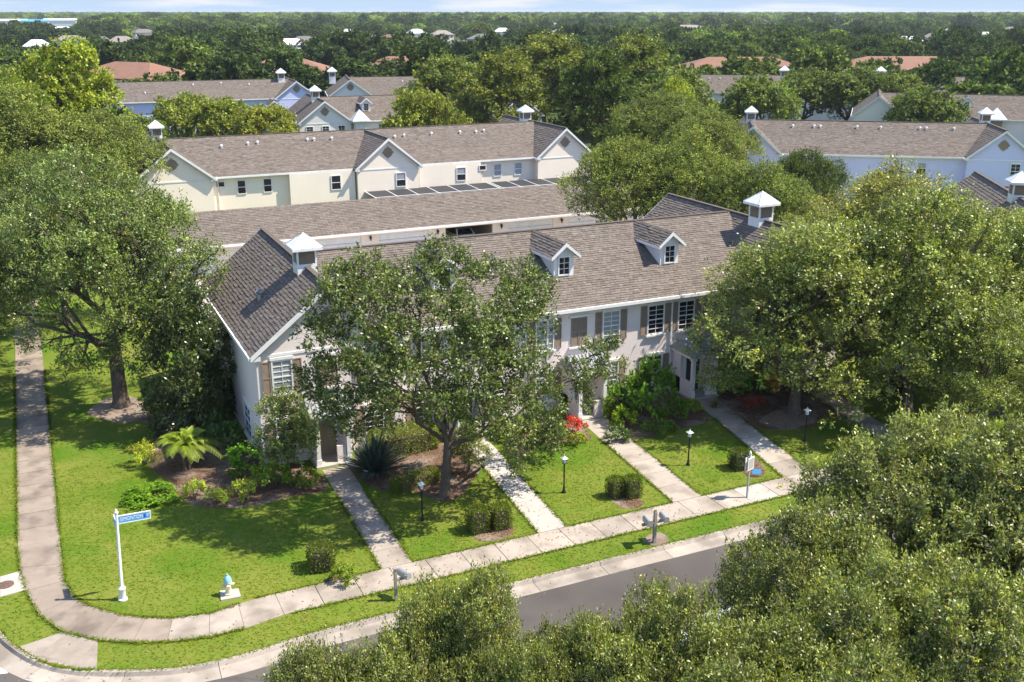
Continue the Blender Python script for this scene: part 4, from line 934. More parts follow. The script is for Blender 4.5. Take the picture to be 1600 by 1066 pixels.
def twig_quads(P, td, tl, wd, rn, frac=1.0):
    n = int(len(P)*frac); P, td, tl = P[:n], td[:n], tl[:n, None]; s_ = unit(np.cross(td, rn.normal(size=(n, 3))))*wd; a = P-td*tl*.5; b = P+td*tl*.8
    return np.stack([a-s_, a+s_, b+s_*.4, b-s_*.4], 1)
class TreeKind: pass
def tree_kind(seed, lobes, n, ll, lw, tw, per, leafm, th, tr, lean=(0, 0), barkm='bark', twigw=.008, tfrac=.7, lq=1.0, **kw):
    rn = np.random.RandomState(seed); V, C_, P, td, tl = foliage(rn, lobes, n, ll, lw, tw, per, **kw)
    tq = twig_quads(P, td, tl, twigw, rn, tfrac); mi = np.concatenate([np.zeros(len(V)), np.ones(len(tq))])
    tcol = np.ones((len(tq), 3)); K = TreeKind()
    K.crown = quads_mesh('crown', np.concatenate([V, tq]), np.concatenate([C_, tcol]), [M[leafm], M[barkm]], mi)
    K.trunk = limbs(rn, lobes, th, tr, lean, lq).mesh('trunk', M[barkm], True); return K
def plant_tree(K, x, y, rz=0, s=1.0, sz=None, tint=(1, 1, 1), name='oak_tree', label='', cat='tree', group=None):
    o = empty(name, (x, y, 0), rz, label, cat, group); o.scale = (s, s, sz or s)
    t = link('trunk', K.trunk, o); c = link('crown', K.crown, o); c['tint'] = [float(v) for v in tint]; return o
# --- kinds
rn = np.random.RandomState(11)
lob_near = dome_lobes(np.random.RandomState(1), 4.6, 3.0, 9.2, 36, .16, .29); lob_near2 = dome_lobes(np.random.RandomState(2), 4.4, 2.8, 9.0, 34, .16, .30)
K_n1 = tree_kind(21, lob_near, 135000, .11, .054, .34, 12, 'leaf', 2.6, .24, barkm='bark_pale', twigw=.009, tfrac=1.0, dark=.6, bright=1.6, yel=.32, shell=.45, clump=.8)
K_n2 = tree_kind(22, lob_near2, 125000, .11, .054, .36, 12, 'leaf', 2.4, .24, barkm='bark_pale', twigw=.009, tfrac=1.0, dark=.6, bright=1.6, yel=.25, jag=1.2, shell=.45, clump=.8)
lob_m = [dome_lobes(np.random.RandomState(30+i), 5.6, 3.4, 11.6, 44, .19, .32) for i in range(3)]
K_m = [tree_kind(40+i, lob_m[i], 62000, .17, .10, .55, 10, 'leaf_mid', 3.0, .33, twigw=.012, tfrac=.5, dark=.55, bright=1.6, yel=.18+.1*i) for i in range(3)]
K_low = [tree_kind(46+i, dome_lobes(np.random.RandomState(36+i), 5.6, .7, 11.6, 52, .17, .28), 66000, .155, .09, .5, 10, 'leaf', 2.0, .30, twigw=.012, tfrac=.5, dark=.6, bright=1.6, yel=.25+.12*i, shell=.4, jag=1.2) for i in range(2)]
lob_big = dome_lobes(np.random.RandomState(39), 6.5, 4.9, 12.4, 56, .17, .29)+[(-2.9, -2.4, 4.2, .9), (-2.1, -2.7, 3.4, .75), (-1.3, -2.6, 3.2, .7), (-.4, -2.5, 3.8, .75), (.4, -2.3, 4.3, .7), (-3.6, -1.8, 4.6, .9)]
K_big = tree_kind(49, lob_big, 80000, .15, .085, .5, 10, 'leaf', 4.2, .42, twigw=.012, tfrac=.5, dark=.6, bright=1.55, yel=.2)
K_f = [tree_kind(50+i, dome_lobes(np.random.RandomState(60+i), 5.6, 3.0, 11.0, 36, .2, .34), 17000, .38, .26, .7, 8, 'leaf_mid', 3.0, .3, twigw=.02, tfrac=.25, yel=.1+.1*i) for i in range(3)]
K_dark = tree_kind(71, dome_lobes(np.random.RandomState(72), 2.9, .6, 8.0, 40, .22, .36)+[(1.3*math.cos(k), 1.3*math.sin(k), 1.0+.5*(k % 2), 1.1) for k in range(6)], 30000, .20, .10, .4, 8, 'leaf_d', 2.2, .16, bottom=-.9, dark=.5, bright=1.9, yel=.15)
K_tall = tree_kind(73, dome_lobes(np.random.RandomState(74), 6.5, 3.5, 16.0, 52, .18, .30), 22000, .42, .27, .8, 8, 'leaf_mid', 4.0, .4, twigw=.03, tfrac=.3, yel=.25)
K_bright = tree_kind(75, dome_lobes(np.random.RandomState(76), 6.4, 3.0, 13.5, 48, .2, .32), 26000, .34, .24, .6, 8, 'leaf_b', 3.0, .35, tfrac=.2, yel=.3)
K_spiky = tree_kind(77, dome_lobes(np.random.RandomState(78), 5.0, 3.2, 11.0, 40, .17, .30)+[(.6, .3, 11.0, .8), (-.4, .2, 10.6, .9), (.5, .3, 11.9, .55), (2.2, -.8, 10.2, .8), (-2.0, .6, 10.2, .8)], 52000, .17, .09, .6, 10, 'leaf', 3.0, .28, barkm='bark_pale', twigw=.012, yel=.75, jag=1.2, shell=.5, up=.8, bright=1.9)
# --- the big open oak in the front lawn, limbs to lobes measured one by one
ox, oy = G(695, 775)
def olobe(px, py, dy, r):
    d = ray(px, py); k = (oy+dy)/d[1]; return (d[0]*k-ox, dy, CAM_H+d[2]*k, r)
oak_lobes = [olobe(*a) for a in [(690, 402, 1.2, .85), (655, 425, .6, .8), (720, 440, .8, 1.0), (640, 470, -.3, .9), (575, 430, .2, .8), (540, 445, .8, .9), (520, 480, 0, 1.0), (575, 490, -1.2, 1.1), (600, 455, 1.8, .9),
 (500, 520, .6, .8), (520, 545, -1, .9), (500, 590, .3, .8), (545, 600, -1.4, 1.1), (590, 555, -2.3, 1.1), (640, 540, -2.0, 1.1), (620, 600, -3.0, 1.0), (570, 645, -2.2, .95), (525, 640, -.8, .8), (545, 680, -1.2, .55),
 (690, 500, -1.0, 1.1), (740, 490, -1.6, 1.1), (770, 440, .6, .9), (810, 430, 1.0, .8), (835, 450, 0, .75), (800, 480, -.8, 1.0), (835, 500, .8, .7), (770, 540, -2.4, 1.1), (720, 560, -3.0, 1.0), (810, 550, -1.6, 1.0), (790, 600, -2.8, 1.1),
 (840, 600, -1.4, 1.0), (740, 620, -3.6, 1.0), (690, 590, 1.8, 1.0), (800, 650, -2.6, 1.0), (850, 655, -1.2, .9), (760, 660, -3.3, .8), (865, 690, -.8, .7), (815, 715, -2.2, .6), (640, 640, 1.8, .9), (600, 520, 2.4, 1.0), (740, 540, 2.6, 1.0), (690, 640, -3.8, .7),
 (890, 590, 1.0, .8), (930, 560, 1.4, .8), (955, 580, 1.8, .6), (905, 625, .6, .6), (950, 545, 2.2, .5)]]
K_oak = tree_kind(81, oak_lobes, 70000, .135, .085, .36, 9, 'leaf', 2.6, .215, lq=.85, lean=(.25, .1), barkm='bark', twigw=.010, dark=.6, bright=1.55, yel=.2, shell=.22, jag=1.1, bottom=-.8)
plant_tree(K_oak, ox, oy, 0, 1, name='oak_tree', label='open crowned oak with visible limbs in the front lawn before the townhouses', tint=(.66, .74, .56))
# --- individual trees: (photo point of the crown top, top height, crown radius, kind, tint, label)
def put(px, py, h, rad, K, kh, kr, tint, label, name='oak_tree', base=None, group=None, rz=None):
    x, y = base or G(px, py, h); return plant_tree(K, x, y, rnd.uniform(0, 6.28) if rz is None else rz, rad/kr, h/kh, tint, name, label, 'tree', group)
m0, m1, m2 = K_m; f0, f1, f2 = K_f
dk = (.72, .80, .72)
put(0, 0, 12.3, 6.0, K_big, 12.4, 6.5, (.92, 1.02, .84), 'huge spreading oak over the side sidewalk left of the house', base=G(190, 634), rz=0)
put(20, 330, 10.5, 5.6, K_low[0], 11.6, 5.6, (.80, .90, .84), 'oak at the left picture edge overhanging the side sidewalk', base=(-5.6, 69))
put(20, 330, 11.0, 5.6, m0, 11.6, 5.6, (.84, .95, .84), 'oak with its crown cut by the left picture edge, nearest to the side sidewalk', base=(-7.0, 61))
put(20, 330, 10.5, 5.0, K_low[1], 11.6, 5.6, (.78, .90, .84), 'oak behind the huge spreading oak, over the far end of the side sidewalk', base=(.8, 76))
put(140, 175, 12.2, 5.9, m1, 11.6, 5.6, (1.02, 1.06, .98), 'grey green oak behind the huge spreading oak, left of the cream row')
put(40, 165, 13, 6.8, m2, 11.6, 5.6, (.98, 1.02, .95), 'oak at the far left below the bright green tree')
put(205, 240, 10, 4.2, m0, 11.6, 5.6, (.9, 1.0, .9), 'oak crown touching the left end of the cream row', base=(1.0, 92))
put(95, 82, 16, 7.2, K_bright, 13.5, 6.4, (1.3, 1.25, 1), 'bright lime green tree standing above the others at upper left', 'broadleaf_tree')
put(15, 140, 13, 5.5, K_bright, 13.5, 6.4, (.8, .85, .8), 'smaller lime green tree at the left edge beside the tall bright one', 'broadleaf_tree')
for (a, h, r_, kk, ti, lb) in [((285, 150), 9.3, 4.8, f1, (1.3, 1.3, .9), 'yellow green tree behind the left cupola of the cream row'), ((345, 160), 8.9, 4.6, f2, (1.25, 1.25, .85), 'yellow green tree in the middle of the clump behind the cream row'), ((415, 170), 8.3, 4.2, f2, (1.45, 1.35, .8), 'pale yellow green tree at the right end of the clump behind the cream row'), ((210, 190), 8.6, 3.8, f0, (1.0, 1.05, .85), 'green tree between the left cupola and the grey green oak')]:
    put(*a, h, r_, kk, 11.0, 5.6, ti, lb)
for (a, h, r_, kk, kh, kr_, ti, lb) in [((700, 98), 13.5, 7.5, K_tall, 16, 6.5, (.95, 1.0, .9), 'olive tree left of the tall clump beyond the cream row'), ((660, 150), 11.0, 4.8, f2, 11, 5.6, (1.25, 1.2, .8), 'pale yellow green tree low behind the cream row ridge'),
    ((850, 64), 16, 9.0, K_tall, 16, 6.5, (1.1, 1.05, .8), 'tallest olive tree behind the right end of the cream row'), ((780, 95), 14.5, 6.5, K_tall, 16, 6.5, (1.05, 1.0, .8), 'olive brown tree left of the tallest olive tree'),
    ((930, 90), 15, 6.0, K_tall, 16, 6.5, (.5, .62, .5), 'dark green tree right of the tallest olive tree'), ((985, 66), 16, 8.0, K_tall, 16, 6.5, (1.0, 1.0, .82), 'big grey olive tree at the right of the tall clump'),
    ((1050, 118), 12.0, 6.5, f0, 11, 5.6, (1.02, 1.05, .9), 'grey green oak below the tall clump'), ((1035, 148), 11, 6.4, K_m[0], 11.6, 5.6, (1.0, 1.02, .92), 'broad grey green oak right of the cream row'),
    ((1110, 175), 10.5, 5.2, K_m[1], 11.6, 5.6, (.98, 1.0, .9), 'oak left of the blue row cupola'), ((985, 218), 10.8, 5.4, K_m[1], 11.6, 5.6, (1.05, 1.08, .9), 'round oak in front of the right end of the garages'),
    ((1105, 232), 10.4, 5.0, K_m[2], 11.6, 5.6, (1.0, 1.05, .9), 'oak behind the right cupola of the front row'), ((1190, 258), 9.6, 4.6, K_m[0], 11.6, 5.6, (.95, 1.0, .85), 'oak between the front row and the pale blue row'),
    ((1262, 236), 9.2, 3.8, K_m[1], 11.6, 5.6, (.45, .55, .42), 'dark evergreen tree before the pale blue wall'),
    ((1190, 125), 11, 6.2, f0, 11, 5.6, (.98, 1.05, .9), 'leftmost oak of the dark clump behind the blue row'), ((1260, 112), 11, 6.8, f1, 11, 5.6, (.85, .92, .85), 'second oak of the dark clump behind the blue row'), ((1330, 112), 11, 7.0, f0, 11, 5.6, (.80, .88, .80), 'middle oak of the dark clump behind the blue row'),
    ((1400, 120), 10.6, 6.4, f2, 11, 5.6, (.78, .86, .78), 'fourth oak of the dark clump behind the blue row'), ((1450, 142), 10, 5.4, f1, 11, 5.6, (.72, .80, .72), 'rightmost dark oak in the clump, left of the white turret')]:
    put(*a, h, r_, kk, kh, kr_, ti, lb)
put(1060, 135, 11, 3.2, K_bright, 13.5, 6.4, (1.3, 1.25, .8), 'small lime coloured tree below the tall olive clump', 'broadleaf_tree')
# right hand group in front of the townhouses
for (bs, h, r_, kk, kh, kr_, ti, lb) in [(G(1240, 645), 10.4, 5.8, K_low[0], 11.6, 5.6, (1.22, 1.2, .95), 'oak with a dark trunk in the sandy bed before the right portico'), (G(1415, 640), 11.6, 5.8, K_low[1], 11.6, 5.6, (1.16, 1.2, .88), 'oak over the black car at the right'),
    ((51.5, 50.5), 11.6, 5.2, K_spiky, 12.3, 5.0, (1.0, .95, .8), 'yellow green tree with long upright shoots before the pale blue row'), ((50.5, 38.0), 10.4, 5.4, K_low[0], 11.6, 5.6, (1.16, 1.2, .88), 'oak at the right edge behind the near oaks'), ((42.5, 34.2), 7.0, 3.6, K_low[1], 11.6, 5.6, (1.16, 1.2, .88), 'low oak right of the shaded lawn, behind the near oak'),
    ((45.3, 50.5), 9.0, 3.6, K_spiky, 12.3, 5.0, (.9, .95, .85), 'loose yellow green tree left of the one with upright shoots'), ((56, 42.5), 9.8, 5.0, K_spiky, 12.3, 5.0, (1.0, 1.0, .8), 'yellow green tree at the right edge beneath the shingled slope'), ((39.6, 43.0), 7.8, 3.7, m2, 11.6, 5.6, (1.0, 1.02, .9), 'lower oak squeezed against the right wing of the front row')]:
    put(0, 0, h, r_, kk, kh, kr_, ti, lb, base=bs)
# near row across the street
for (px, py, h, r_, kk, kh, kr_, lb) in [(1490, 650, 10.2, 4.3, K_n1, 9.2, 4.6, 'large near oak filling the right foreground'), (1640, 690, 9.6, 4.2, K_n2, 9.0, 4.4, 'near oak at the right edge of the foreground'), (1290, 815, 8.6, 2.7, K_n2, 9.0, 4.4, 'near oak whose branches reach over the road at right'),
    (690, 915, 8.9, 2.3, K_n1, 9.2, 4.6, 'near oak top at the bottom centre before the white mailbox'), (520, 1015, 8.3, 2.2, K_n2, 9.0, 4.4, 'lower near oak top at the bottom left of centre'), (870, 975, 8.6, 1.9, K_n2, 9.0, 4.4, 'near oak top at the bottom edge right of the mailbox one'),
    (1010, 965, 8.9, 2.6, K_n1, 9.2, 4.6, 'near oak top in front of the silver car'), (1180, 1010, 8.9, 2.8, K_n2, 9.0, 4.4, 'near oak hiding most of the silver car'), (1450, 880, 9.4, 3.6, K_n1, 9.2, 4.6, 'near oak in the bottom right corner'), (1330, 960, 9.2, 2.8, K_n2, 9.0, 4.4, 'near oak left of the bottom right corner one')]:
    put(px, py, h, r_, kk, kh, kr_, (1.10, 1.08, .95), lb)
# magnolia by the side wall and small front trees
plant_tree(K_dark, 5.75, 52.4, 1, .80, .95, (1.15, 1.1, 1), 'magnolia_tree', 'dark glossy magnolia beside the shaded side wall', 'tree')
lob_s = [(0, 0, 2.6, .8), (.5, .2, 2.1, .7), (-.5, -.1, 2.0, .7), (.2, -.5, 1.6, .7), (-.3, .4, 3.2, .5), (.4, .1, 3.3, .4), (-.2, -.5, 1.2, .6), (.5, .3, 1.3, .6), (-.5, .2, 1.1, .5), (.1, .1, 3.8, .35)]
K_small = tree_kind(90, lob_s, 9000, .11, .06, .25, 8, 'leaf', .9, .06, twigw=.006, yel=.3)
p = G(452, 748); plant_tree(K_small, p[0], p[1], 0, 1.15, 1.05, (1.0, 1.1, .9), 'small_tree', 'small upright tree by the front door of the left unit', 'tree')
p = G(733, 738); plant_tree(K_small, p[0], p[1], 2, .85, .55, (1.05, 1.05, .9), 'small_tree', 'bushy little tree right of the oak trunk', 'tree')
# --- shrubs
def bush_kind(seed, lobes, n, ll, lw, leafm, tw=.15, per=6, stems=True, **kw):
    r_ = np.random.RandomState(seed); V, C_, P, td, tl = foliage(r_, lobes, n, ll, lw, tw, per, **kw); K = TreeKind()
    K.leaf = quads_mesh('leaves', V, C_, [M[leafm]]); b = MB()
    for (x, y, z, q) in lobes[:8]: b.tube([(x*.2, y*.2, 0), (x*.6, y*.6, z*.5), (x, y, z)], [.03, .022, .01], 5)
    K.stem = b.mesh('stems', M['bark']); return K
def plant_bush(K, x, y, rz, s, sz, label, name='shrub', cat='shrub', group=None, tint=(1, 1, 1)):
    o = empty(name, (x, y, 0), rz, label, cat, group); o.scale = (s, s, sz); c = link('leaves', K.leaf, o); c['tint'] = list(map(float, tint)); link('stems', K.stem, o); return o
def box_kind(seed, sx, sy, sz, n, ll, lw, leafm, rounded=.12, **kw):
    """clipped shrub: leaves over a rounded box"""
    r_ = np.random.RandomState(seed); P = r_.uniform(-1, 1, (n*3, 3)); ax_ = r_.choice([0, 1, 2, 2], n*3, p=[.25, .25, .25, .25]); sg = r_.choice([-1, 1], n*3)
    P[np.arange(n*3), ax_] = sg*r_.uniform(.86, 1.03, n*3); P = P[~((ax_ == 2) & (sg < 0))][:n]; k = len(P)
    nr = P/np.abs(P).max(1, keepdims=True); nr = np.sign(P)*(np.abs(nr)**6); P = P*np.array([sx/2, sy/2, sz/2]); P = P*(1-rounded*(np.maximum(0, (np.abs(P)/np.array([sx/2, sy/2, sz/2])).sum(1, keepdims=True)-2.0)))
    P[:, 2] += sz/2; P += r_.normal(size=(k, 3))*.02
    V = leaf_quads(r_, P, r_.normal(size=(k, 3))*.7+nr*.5+np.array([0, 0, .3]), nr*.8+np.array([0, 0, .4])+r_.normal(size=(k, 3))*.5, ll*r_.uniform(.7, 1.3, k), lw*r_.uniform(.7, 1.3, k))
    C_ = r_.uniform(.6, 1.5, k)[:, None]*np.stack([r_.uniform(.85, 1.2, k), np.ones(k), np.full(k, .8)], 1); K = TreeKind()
    K.leaf = quads_mesh('leaves', V, C_, [M[leafm]]); K.stem = MB().prism([(-sx*.36, -sy*.36, 0), (sx*.36, -sy*.36, 0), (sx*.36, sy*.36, 0), (-sx*.36, sy*.36, 0)], (0, 0, sz*.78)).mesh('twig_core', M['bark']); return K
gb = 'clipped box shrubs on the front lawns'
K_box = box_kind(101, .85, .85, .95, 2600, .07, .045, 'leaf_b'); 
for (px, py, s_, sz_, lb, ti) in [(505, 892, 1.15, 1.0, 'clipped box shrub alone on the corner lawn', (.55, .62, .55)), (750, 834, .95, 1.1, 'left clipped shrub of the pair at the sidewalk under the oak', (.6, .68, .55)), (786, 828, .95, 1.05, 'right clipped shrub of the pair at the sidewalk under the oak', (.66, .74, .55)),
    (966, 780, .78, .95, 'left clipped shrub of the pair on the sunny lawn', (.62, .70, .55)), (992, 780, .85, 1.0, 'right clipped shrub of the pair on the sunny lawn', (.6, .68, .55)), (1160, 735, .95, .95, 'dark clipped shrub behind the thin grey post', (.4, .5, .42))]:
    p = G(px, py); plant_bush(K_box, p[0], p[1]+.3, rnd.uniform(-.2, .2), s_, sz_, lb, 'box_shrub', 'shrub', gb, ti)
K_h1 = box_kind(102, 3.4, 1.7, 1.1, 9000, .075, .05, 'leaf_b'); p = G(640, 712); plant_bush(K_h1, p[0], p[1]+.85, .05, 1, 1, 'large clipped hedge block with a sunlit top behind the oak', 'hedge', 'hedge', None, (.95, 1.0, .8))
K_h2 = box_kind(103, 2.4, .8, .6, 4200, .07, .045, 'leaf_b'); p = G(652, 763); plant_bush(K_h2, p[0], p[1]+.3, .2, 1, 1, 'low clipped hedge left of the oak trunk', 'hedge', 'hedge', None, (.8, .8, .7))
rb_ = [(0, 0, .55, .5), (.35, .2, .5, .4), (-.35, .1, .45, .42), (.1, -.35, .4, .4), (-.2, .35, .45, .4)]
K_r = bush_kind(110, rb_, 1500, .12, .065, 'leaf_b', yel=.3); K_rd = bush_kind(111, rb_, 1500, .14, .07, 'leaf_d', yel=.1); K_ry = bush_kind(112, rb_, 900, .16, .06, 'leaf_y', up=.8); K_rr = bush_kind(113, rb_, 800, .16, .06, 'leaf_r', up=.6); K_ro = bush_kind(114, rb_, 800, .16, .07, 'leaf_o', up=.6)
for (px, py, s_, sz_, kk, ti, lb) in [
    (228, 728, .72, 1.0, K_ry, (.75, .85, .8), 'yellow croton at the left end of the corner bed'), (304, 782, .6, .8, K_ry, (.7, .9, 1), 'small yellow green croton below the palm'), (340, 788, .65, .6, K_ry, (.85, 1, 1), 'low yellow green croton in the middle of the corner bed'), (384, 783, .75, .8, K_ry, (.75, .9, 1), 'yellow green croton right of the low one'),
    (240, 782, 1.3, .42, K_r, (.5, .78, .42), 'low bright green ground shrub at the edge of the corner bed'), (212, 790, 0.7, .3, K_r, (.5, .78, .42), 'small low green ground shrub on the lawn left of the corner bed'), (385, 738, 1.3, 1.0, K_r, (.45, .8, .5), 'broad green shrub at the foot of the house corner'), (345, 705, 1.2, 1.3, K_rd, (1.1, 1.4, 1), 'dark fern like shrub between palm and house'),
    (428, 765, 1.0, 1.1, K_r, (.75, .9, .8), 'round olive shrub below the small upright tree'), (482, 762, .7, .7, K_r, (.55, .7, .5), 'little green shrub left of the first walkway'),
    (300, 640, 1.6, 1.9, K_rd, (.9, 1, .9), 'dark shrub below the magnolia'), (340, 655, 1.6, 2.0, K_rd, (.8, 1, .8), 'dark shrub against the shaded side wall'), (330, 615, 1.5, 2.0, K_rd, (.8, .95, .8), 'farther dark shrub along the shaded side wall'),
    (975, 668, .8, .9, K_r, (1.0, 1.15, .6), 'bright yellow green shrub right of the third walkway, nearer one'), (950, 650, .75, .9, K_r, (.95, 1.1, .6), 'bright yellow green shrub right of the third walkway, farther one'), (968, 690, .7, .6, K_rd, (1.3, 1.4, 1), 'dark low shrub below the yellow green shrubs'),
    (1020, 655, 1.9, 2.6, K_r, (.38, .62, .38), 'tall leafy green shrub beside the fourth portico'), (985, 648, 1.4, 1.6, K_rd, (1.2, 1.5, 1), 'dark green shrub left of the tall leafy one'), (1060, 660, 1.1, 1.0, K_r, (.4, .6, .4), 'green shrub right of the tall leafy one'), (1035, 680, 1.0, .6, K_r, (.4, .58, .38), 'low strappy green shrub at the shaded lawn edge'), (1082, 645, .6, .6, K_r, (.8, .9, .5), 'small yellow green shrub at the fourth doorstep'),
    (1160, 620, 1.7, 2.0, K_r, (.38, .75, .38), 'tall green shrub right of the fourth walkway'), (1135, 610, 1.0, 1.0, K_rd, (1, 1.2, 1), 'dark shrub at the right porch wall'), (1205, 618, .9, 1.2, K_ro, (1.1, 1, 1), 'orange croton under the right oak'), (1235, 612, .8, 1.1, K_ry, (.9, .8, .8), 'yellow croton right of the orange one'), (1180, 640, .9, .7, K_rr, (.6, .8, 1), 'dark red low shrub before the orange croton'),
    (897, 682, .75, .8, K_rr, (1.2, 1, 1), 'red croton left of the third walkway'), (905, 695, .5, .5, K_r, (1.2, 1.2, .6), 'tiny lime shrub below the red croton'), (868, 690, .9, .8, K_r, (.6, .7, .5), 'green shrub left of the red croton'), (835, 694, .8, .9, K_r, (.7, .72, .6), 'shrub under the right skirts of the front oak'), (800, 690, .8, 1.0, K_r, (.6, .7, .5), 'shrub beside the second walkway end'),
    (540, 912, .65, .55, K_r, (.65, .75, .5), 'small airy shrub at the sidewalk right of the lone box shrub'), (735, 690, .8, 1.0, K_r, (.6, .75, .5), 'shrub against the house wall behind the oak trunk')]:
    ti = tuple(1.3*q for q in ti); s_ *= 1.14; p = G(px, py); plant_bush(kk, p[0], p[1]+.2*s_, rnd.uniform(0, 6.28), s_, sz_*1.1, lb, {id(K_ry): 'croton', id(K_ro): 'croton', id(K_rr): 'croton'}.get(id(kk), 'shrub'), 'shrub', 'loose shrubs in the planting beds', ti)
def blades(seed, n, ln, wd, leafm, el=(15, 80), droop=.25, seg=4, name='leaf_blades'):
    r_ = np.random.RandomState(seed); V = []; C_ = []
    for i in range(n):
        a = r_.uniform(0, 6.283); e = R(r_.uniform(*el)); l = ln*r_.uniform(.7, 1.15); d = np.array([math.cos(a)*math.cos(e), math.sin(a)*math.cos(e), math.sin(e)]); s_ = np.array([-math.sin(a), math.cos(a), 0]); p0 = np.array([r_.normal()*.06, r_.normal()*.06, .05]); c = r_.uniform(.7, 1.4)
        for k in range(seg):
            t0, t1 = k/seg, (k+1)/seg; f = lambda t: p0+d*l*t-np.array([0, 0, droop*l*t*t]); w0, w1 = wd*(1-t0**2)*.5+.003, wd*(1-t1**2)*.5+.003
            V.append([f(t0)-s_*w0, f(t0)+s_*w0, f(t1)+s_*w1, f(t1)-s_*w1]); C_.append((c, c, c))
    return quads_mesh(name, np.array(V), np.array(C_), [M[leafm]])
def spiky(px, py, me, label, name, s_=1, tint=(1, 1, 1), cat='plant'):
    p = G(px, py); o = empty(name, (p[0], p[1]+.25, 0), 0, label, cat); o.scale = (s_,)*3; c = link('leaf_blades', me, o); c['tint'] = list(map(float, tint)); MB().lathe([(.10, 0), (.12, .1), (.08, .22)], sides=8).build('stem', M['bark'], o); return o
spiky(588, 742, blades(120, 170, 1.55, .15, 'leaf_g', (12, 86), .12), 'big dark blue green spiky rosette right of the first walkway', 'spiky_plant', 1.3, (.8, .85, .9))
spiky(688, 668, blades(121, 40, .8, .07, 'leaf_r', (35, 85), .2), 'red leaved cordyline behind the oak trunk', 'cordyline', 1.0)
spiky(1122, 612, blades(122, 60, .8, .06, 'leaf_g', (20, 80), .3), 'grey spiky plant beside the fourth portico', 'spiky_plant', 1.0, (2.2, 2.1, 2.2))
spiky(1120, 640, blades(123, 50, .8, .05, 'leaf_b', (35, 85), .35), 'tuft of strappy leaves at the fourth walkway', 'strappy_plant', .9, (.8, .7, .6))
# palm
def palm(px, py, label):
    p = G(px, py); o = empty('palm', (p[0], p[1], 0), 0, label, 'palm tree'); r_ = np.random.RandomState(130); tb_ = MB()
    for a in (0, 2.2, 4.1): tb_.tube([(math.cos(a)*.1, math.sin(a)*.1, 0), (math.cos(a)*.16, math.sin(a)*.16, .5), (math.cos(a)*.3, math.sin(a)*.3, 1.35)], [.08, .06, .055], 7)
    tb_.build('trunk', M['bark'], o, True)
    for i in range(54):
        a = i*2.39996; h = [0, 2.2, 4.1][i % 3]; base = np.array([math.cos(h)*.3, math.sin(h)*.3, 1.35]); e = R(r_.uniform(12, 84)); l = r_.uniform(1.3, 1.85)
        d = np.array([math.cos(a)*math.cos(e), math.sin(a)*math.cos(e), math.sin(e)]); s_ = np.array([-math.sin(a), math.cos(a), 0]); V = []; f = lambda t: base+d*l*t-np.array([0, 0, .62*l*t*t])
        for k in range(16):
            t = .16+.84*k/15; q = f(t); dr = f(min(1.05, t+.05))-f(t); dr /= np.linalg.norm(dr); ll = .42*(1-.65*abs(t-.4))
            for sg in (-1, 1):
                ax_ = dr*.65+s_*sg*.75+np.array([0, 0, -.22]); ax_ /= np.linalg.norm(ax_); w_ = dr*.022; V.append([q-w_, q+w_, q+ax_*ll+w_*.4, q+ax_*ll-w_*.4])
        for k in range(6): t0, t1 = k/6, (k+1)/6; V.append([f(t0)-s_*.015, f(t0)+s_*.015, f(t1)+s_*.012, f(t1)-s_*.012])
        c = np.tile(r_.uniform(.85, 1.3), (len(V), 3)); fr = link('frond', quads_mesh('frond', np.array(V), c, [M['leaf_b']]), o); fr['tint'] = [1.2, 1.3, 1.0]
palm(292, 735, 'small feathery palm in the corner bed before the side wall')
# --- fallen leaves and bark chips in the beds and along the walks
rl = np.random.RandomState(9); LP = []
for q in beds[:9]:
    q_ = np.array(q); lo_, hi_ = q_.min(0), q_.max(0); n_ = int(min(5200, (hi_-lo_).prod()*70)); pp = rl.uniform(lo_, hi_, (n_, 2))
    x_, y_ = pp[:, 0], pp[:, 1]; ins = np.zeros(n_, bool)
    for (x0, y0), (x1, y1) in zip(q, q[1:]+q[:1]):
        if y0 != y1: ins ^= ((y0 > y_) != (y1 > y_)) & (x_ < (x1-x0)*(y_-y0)/(y1-y0)+x0)
    LP.append(pp[ins])
LP.append(np.stack([rl.uniform(9, 34, 260), 33.8+rl.normal(size=260)*.7], 1)); LP.append(np.array([ox, oy])+rl.normal(size=(1500, 2))*np.array([3.4, 2.6])); LP.append(np.array([10, 32.2])+rl.normal(size=(500, 2))*np.array([9, .8]))
LP = np.concatenate(LP); k_ = len(LP); p3_ = np.concatenate([LP, np.full((k_, 1), .034)], 1); p3_[:, 2] += rl.uniform(0, .02, k_)
ax_ = rl.normal(size=(k_, 3))*np.array([1, 1, .25]); nr_ = np.array([0, 0, 1])+rl.normal(size=(k_, 3))*.35
cc_ = rl.uniform(.35, 1.5, (k_, 1))*np.array([1, 1, 1])*np.where(rl.uniform(size=(k_, 1)) < .3, np.array([[1.25, 1.1, .9]]), np.array([[1, .85, .75]]))
M['litter'] = leaf_mat('dry_leaf', (.215, .135, .085), .1, .9, .05)
lt = link('leaf_litter', quads_mesh('leaf_litter', leaf_quads(rl, p3_, ax_, nr_, rl.uniform(.05, .12, k_), rl.uniform(.025, .06, k_)), cc_, [M['litter']])); lt['kind'] = 'stuff'; lt['tint'] = [1., 1., 1.]; tag(lt, 'dry brown leaves and bark chips lying on the beds', 'leaf litter')
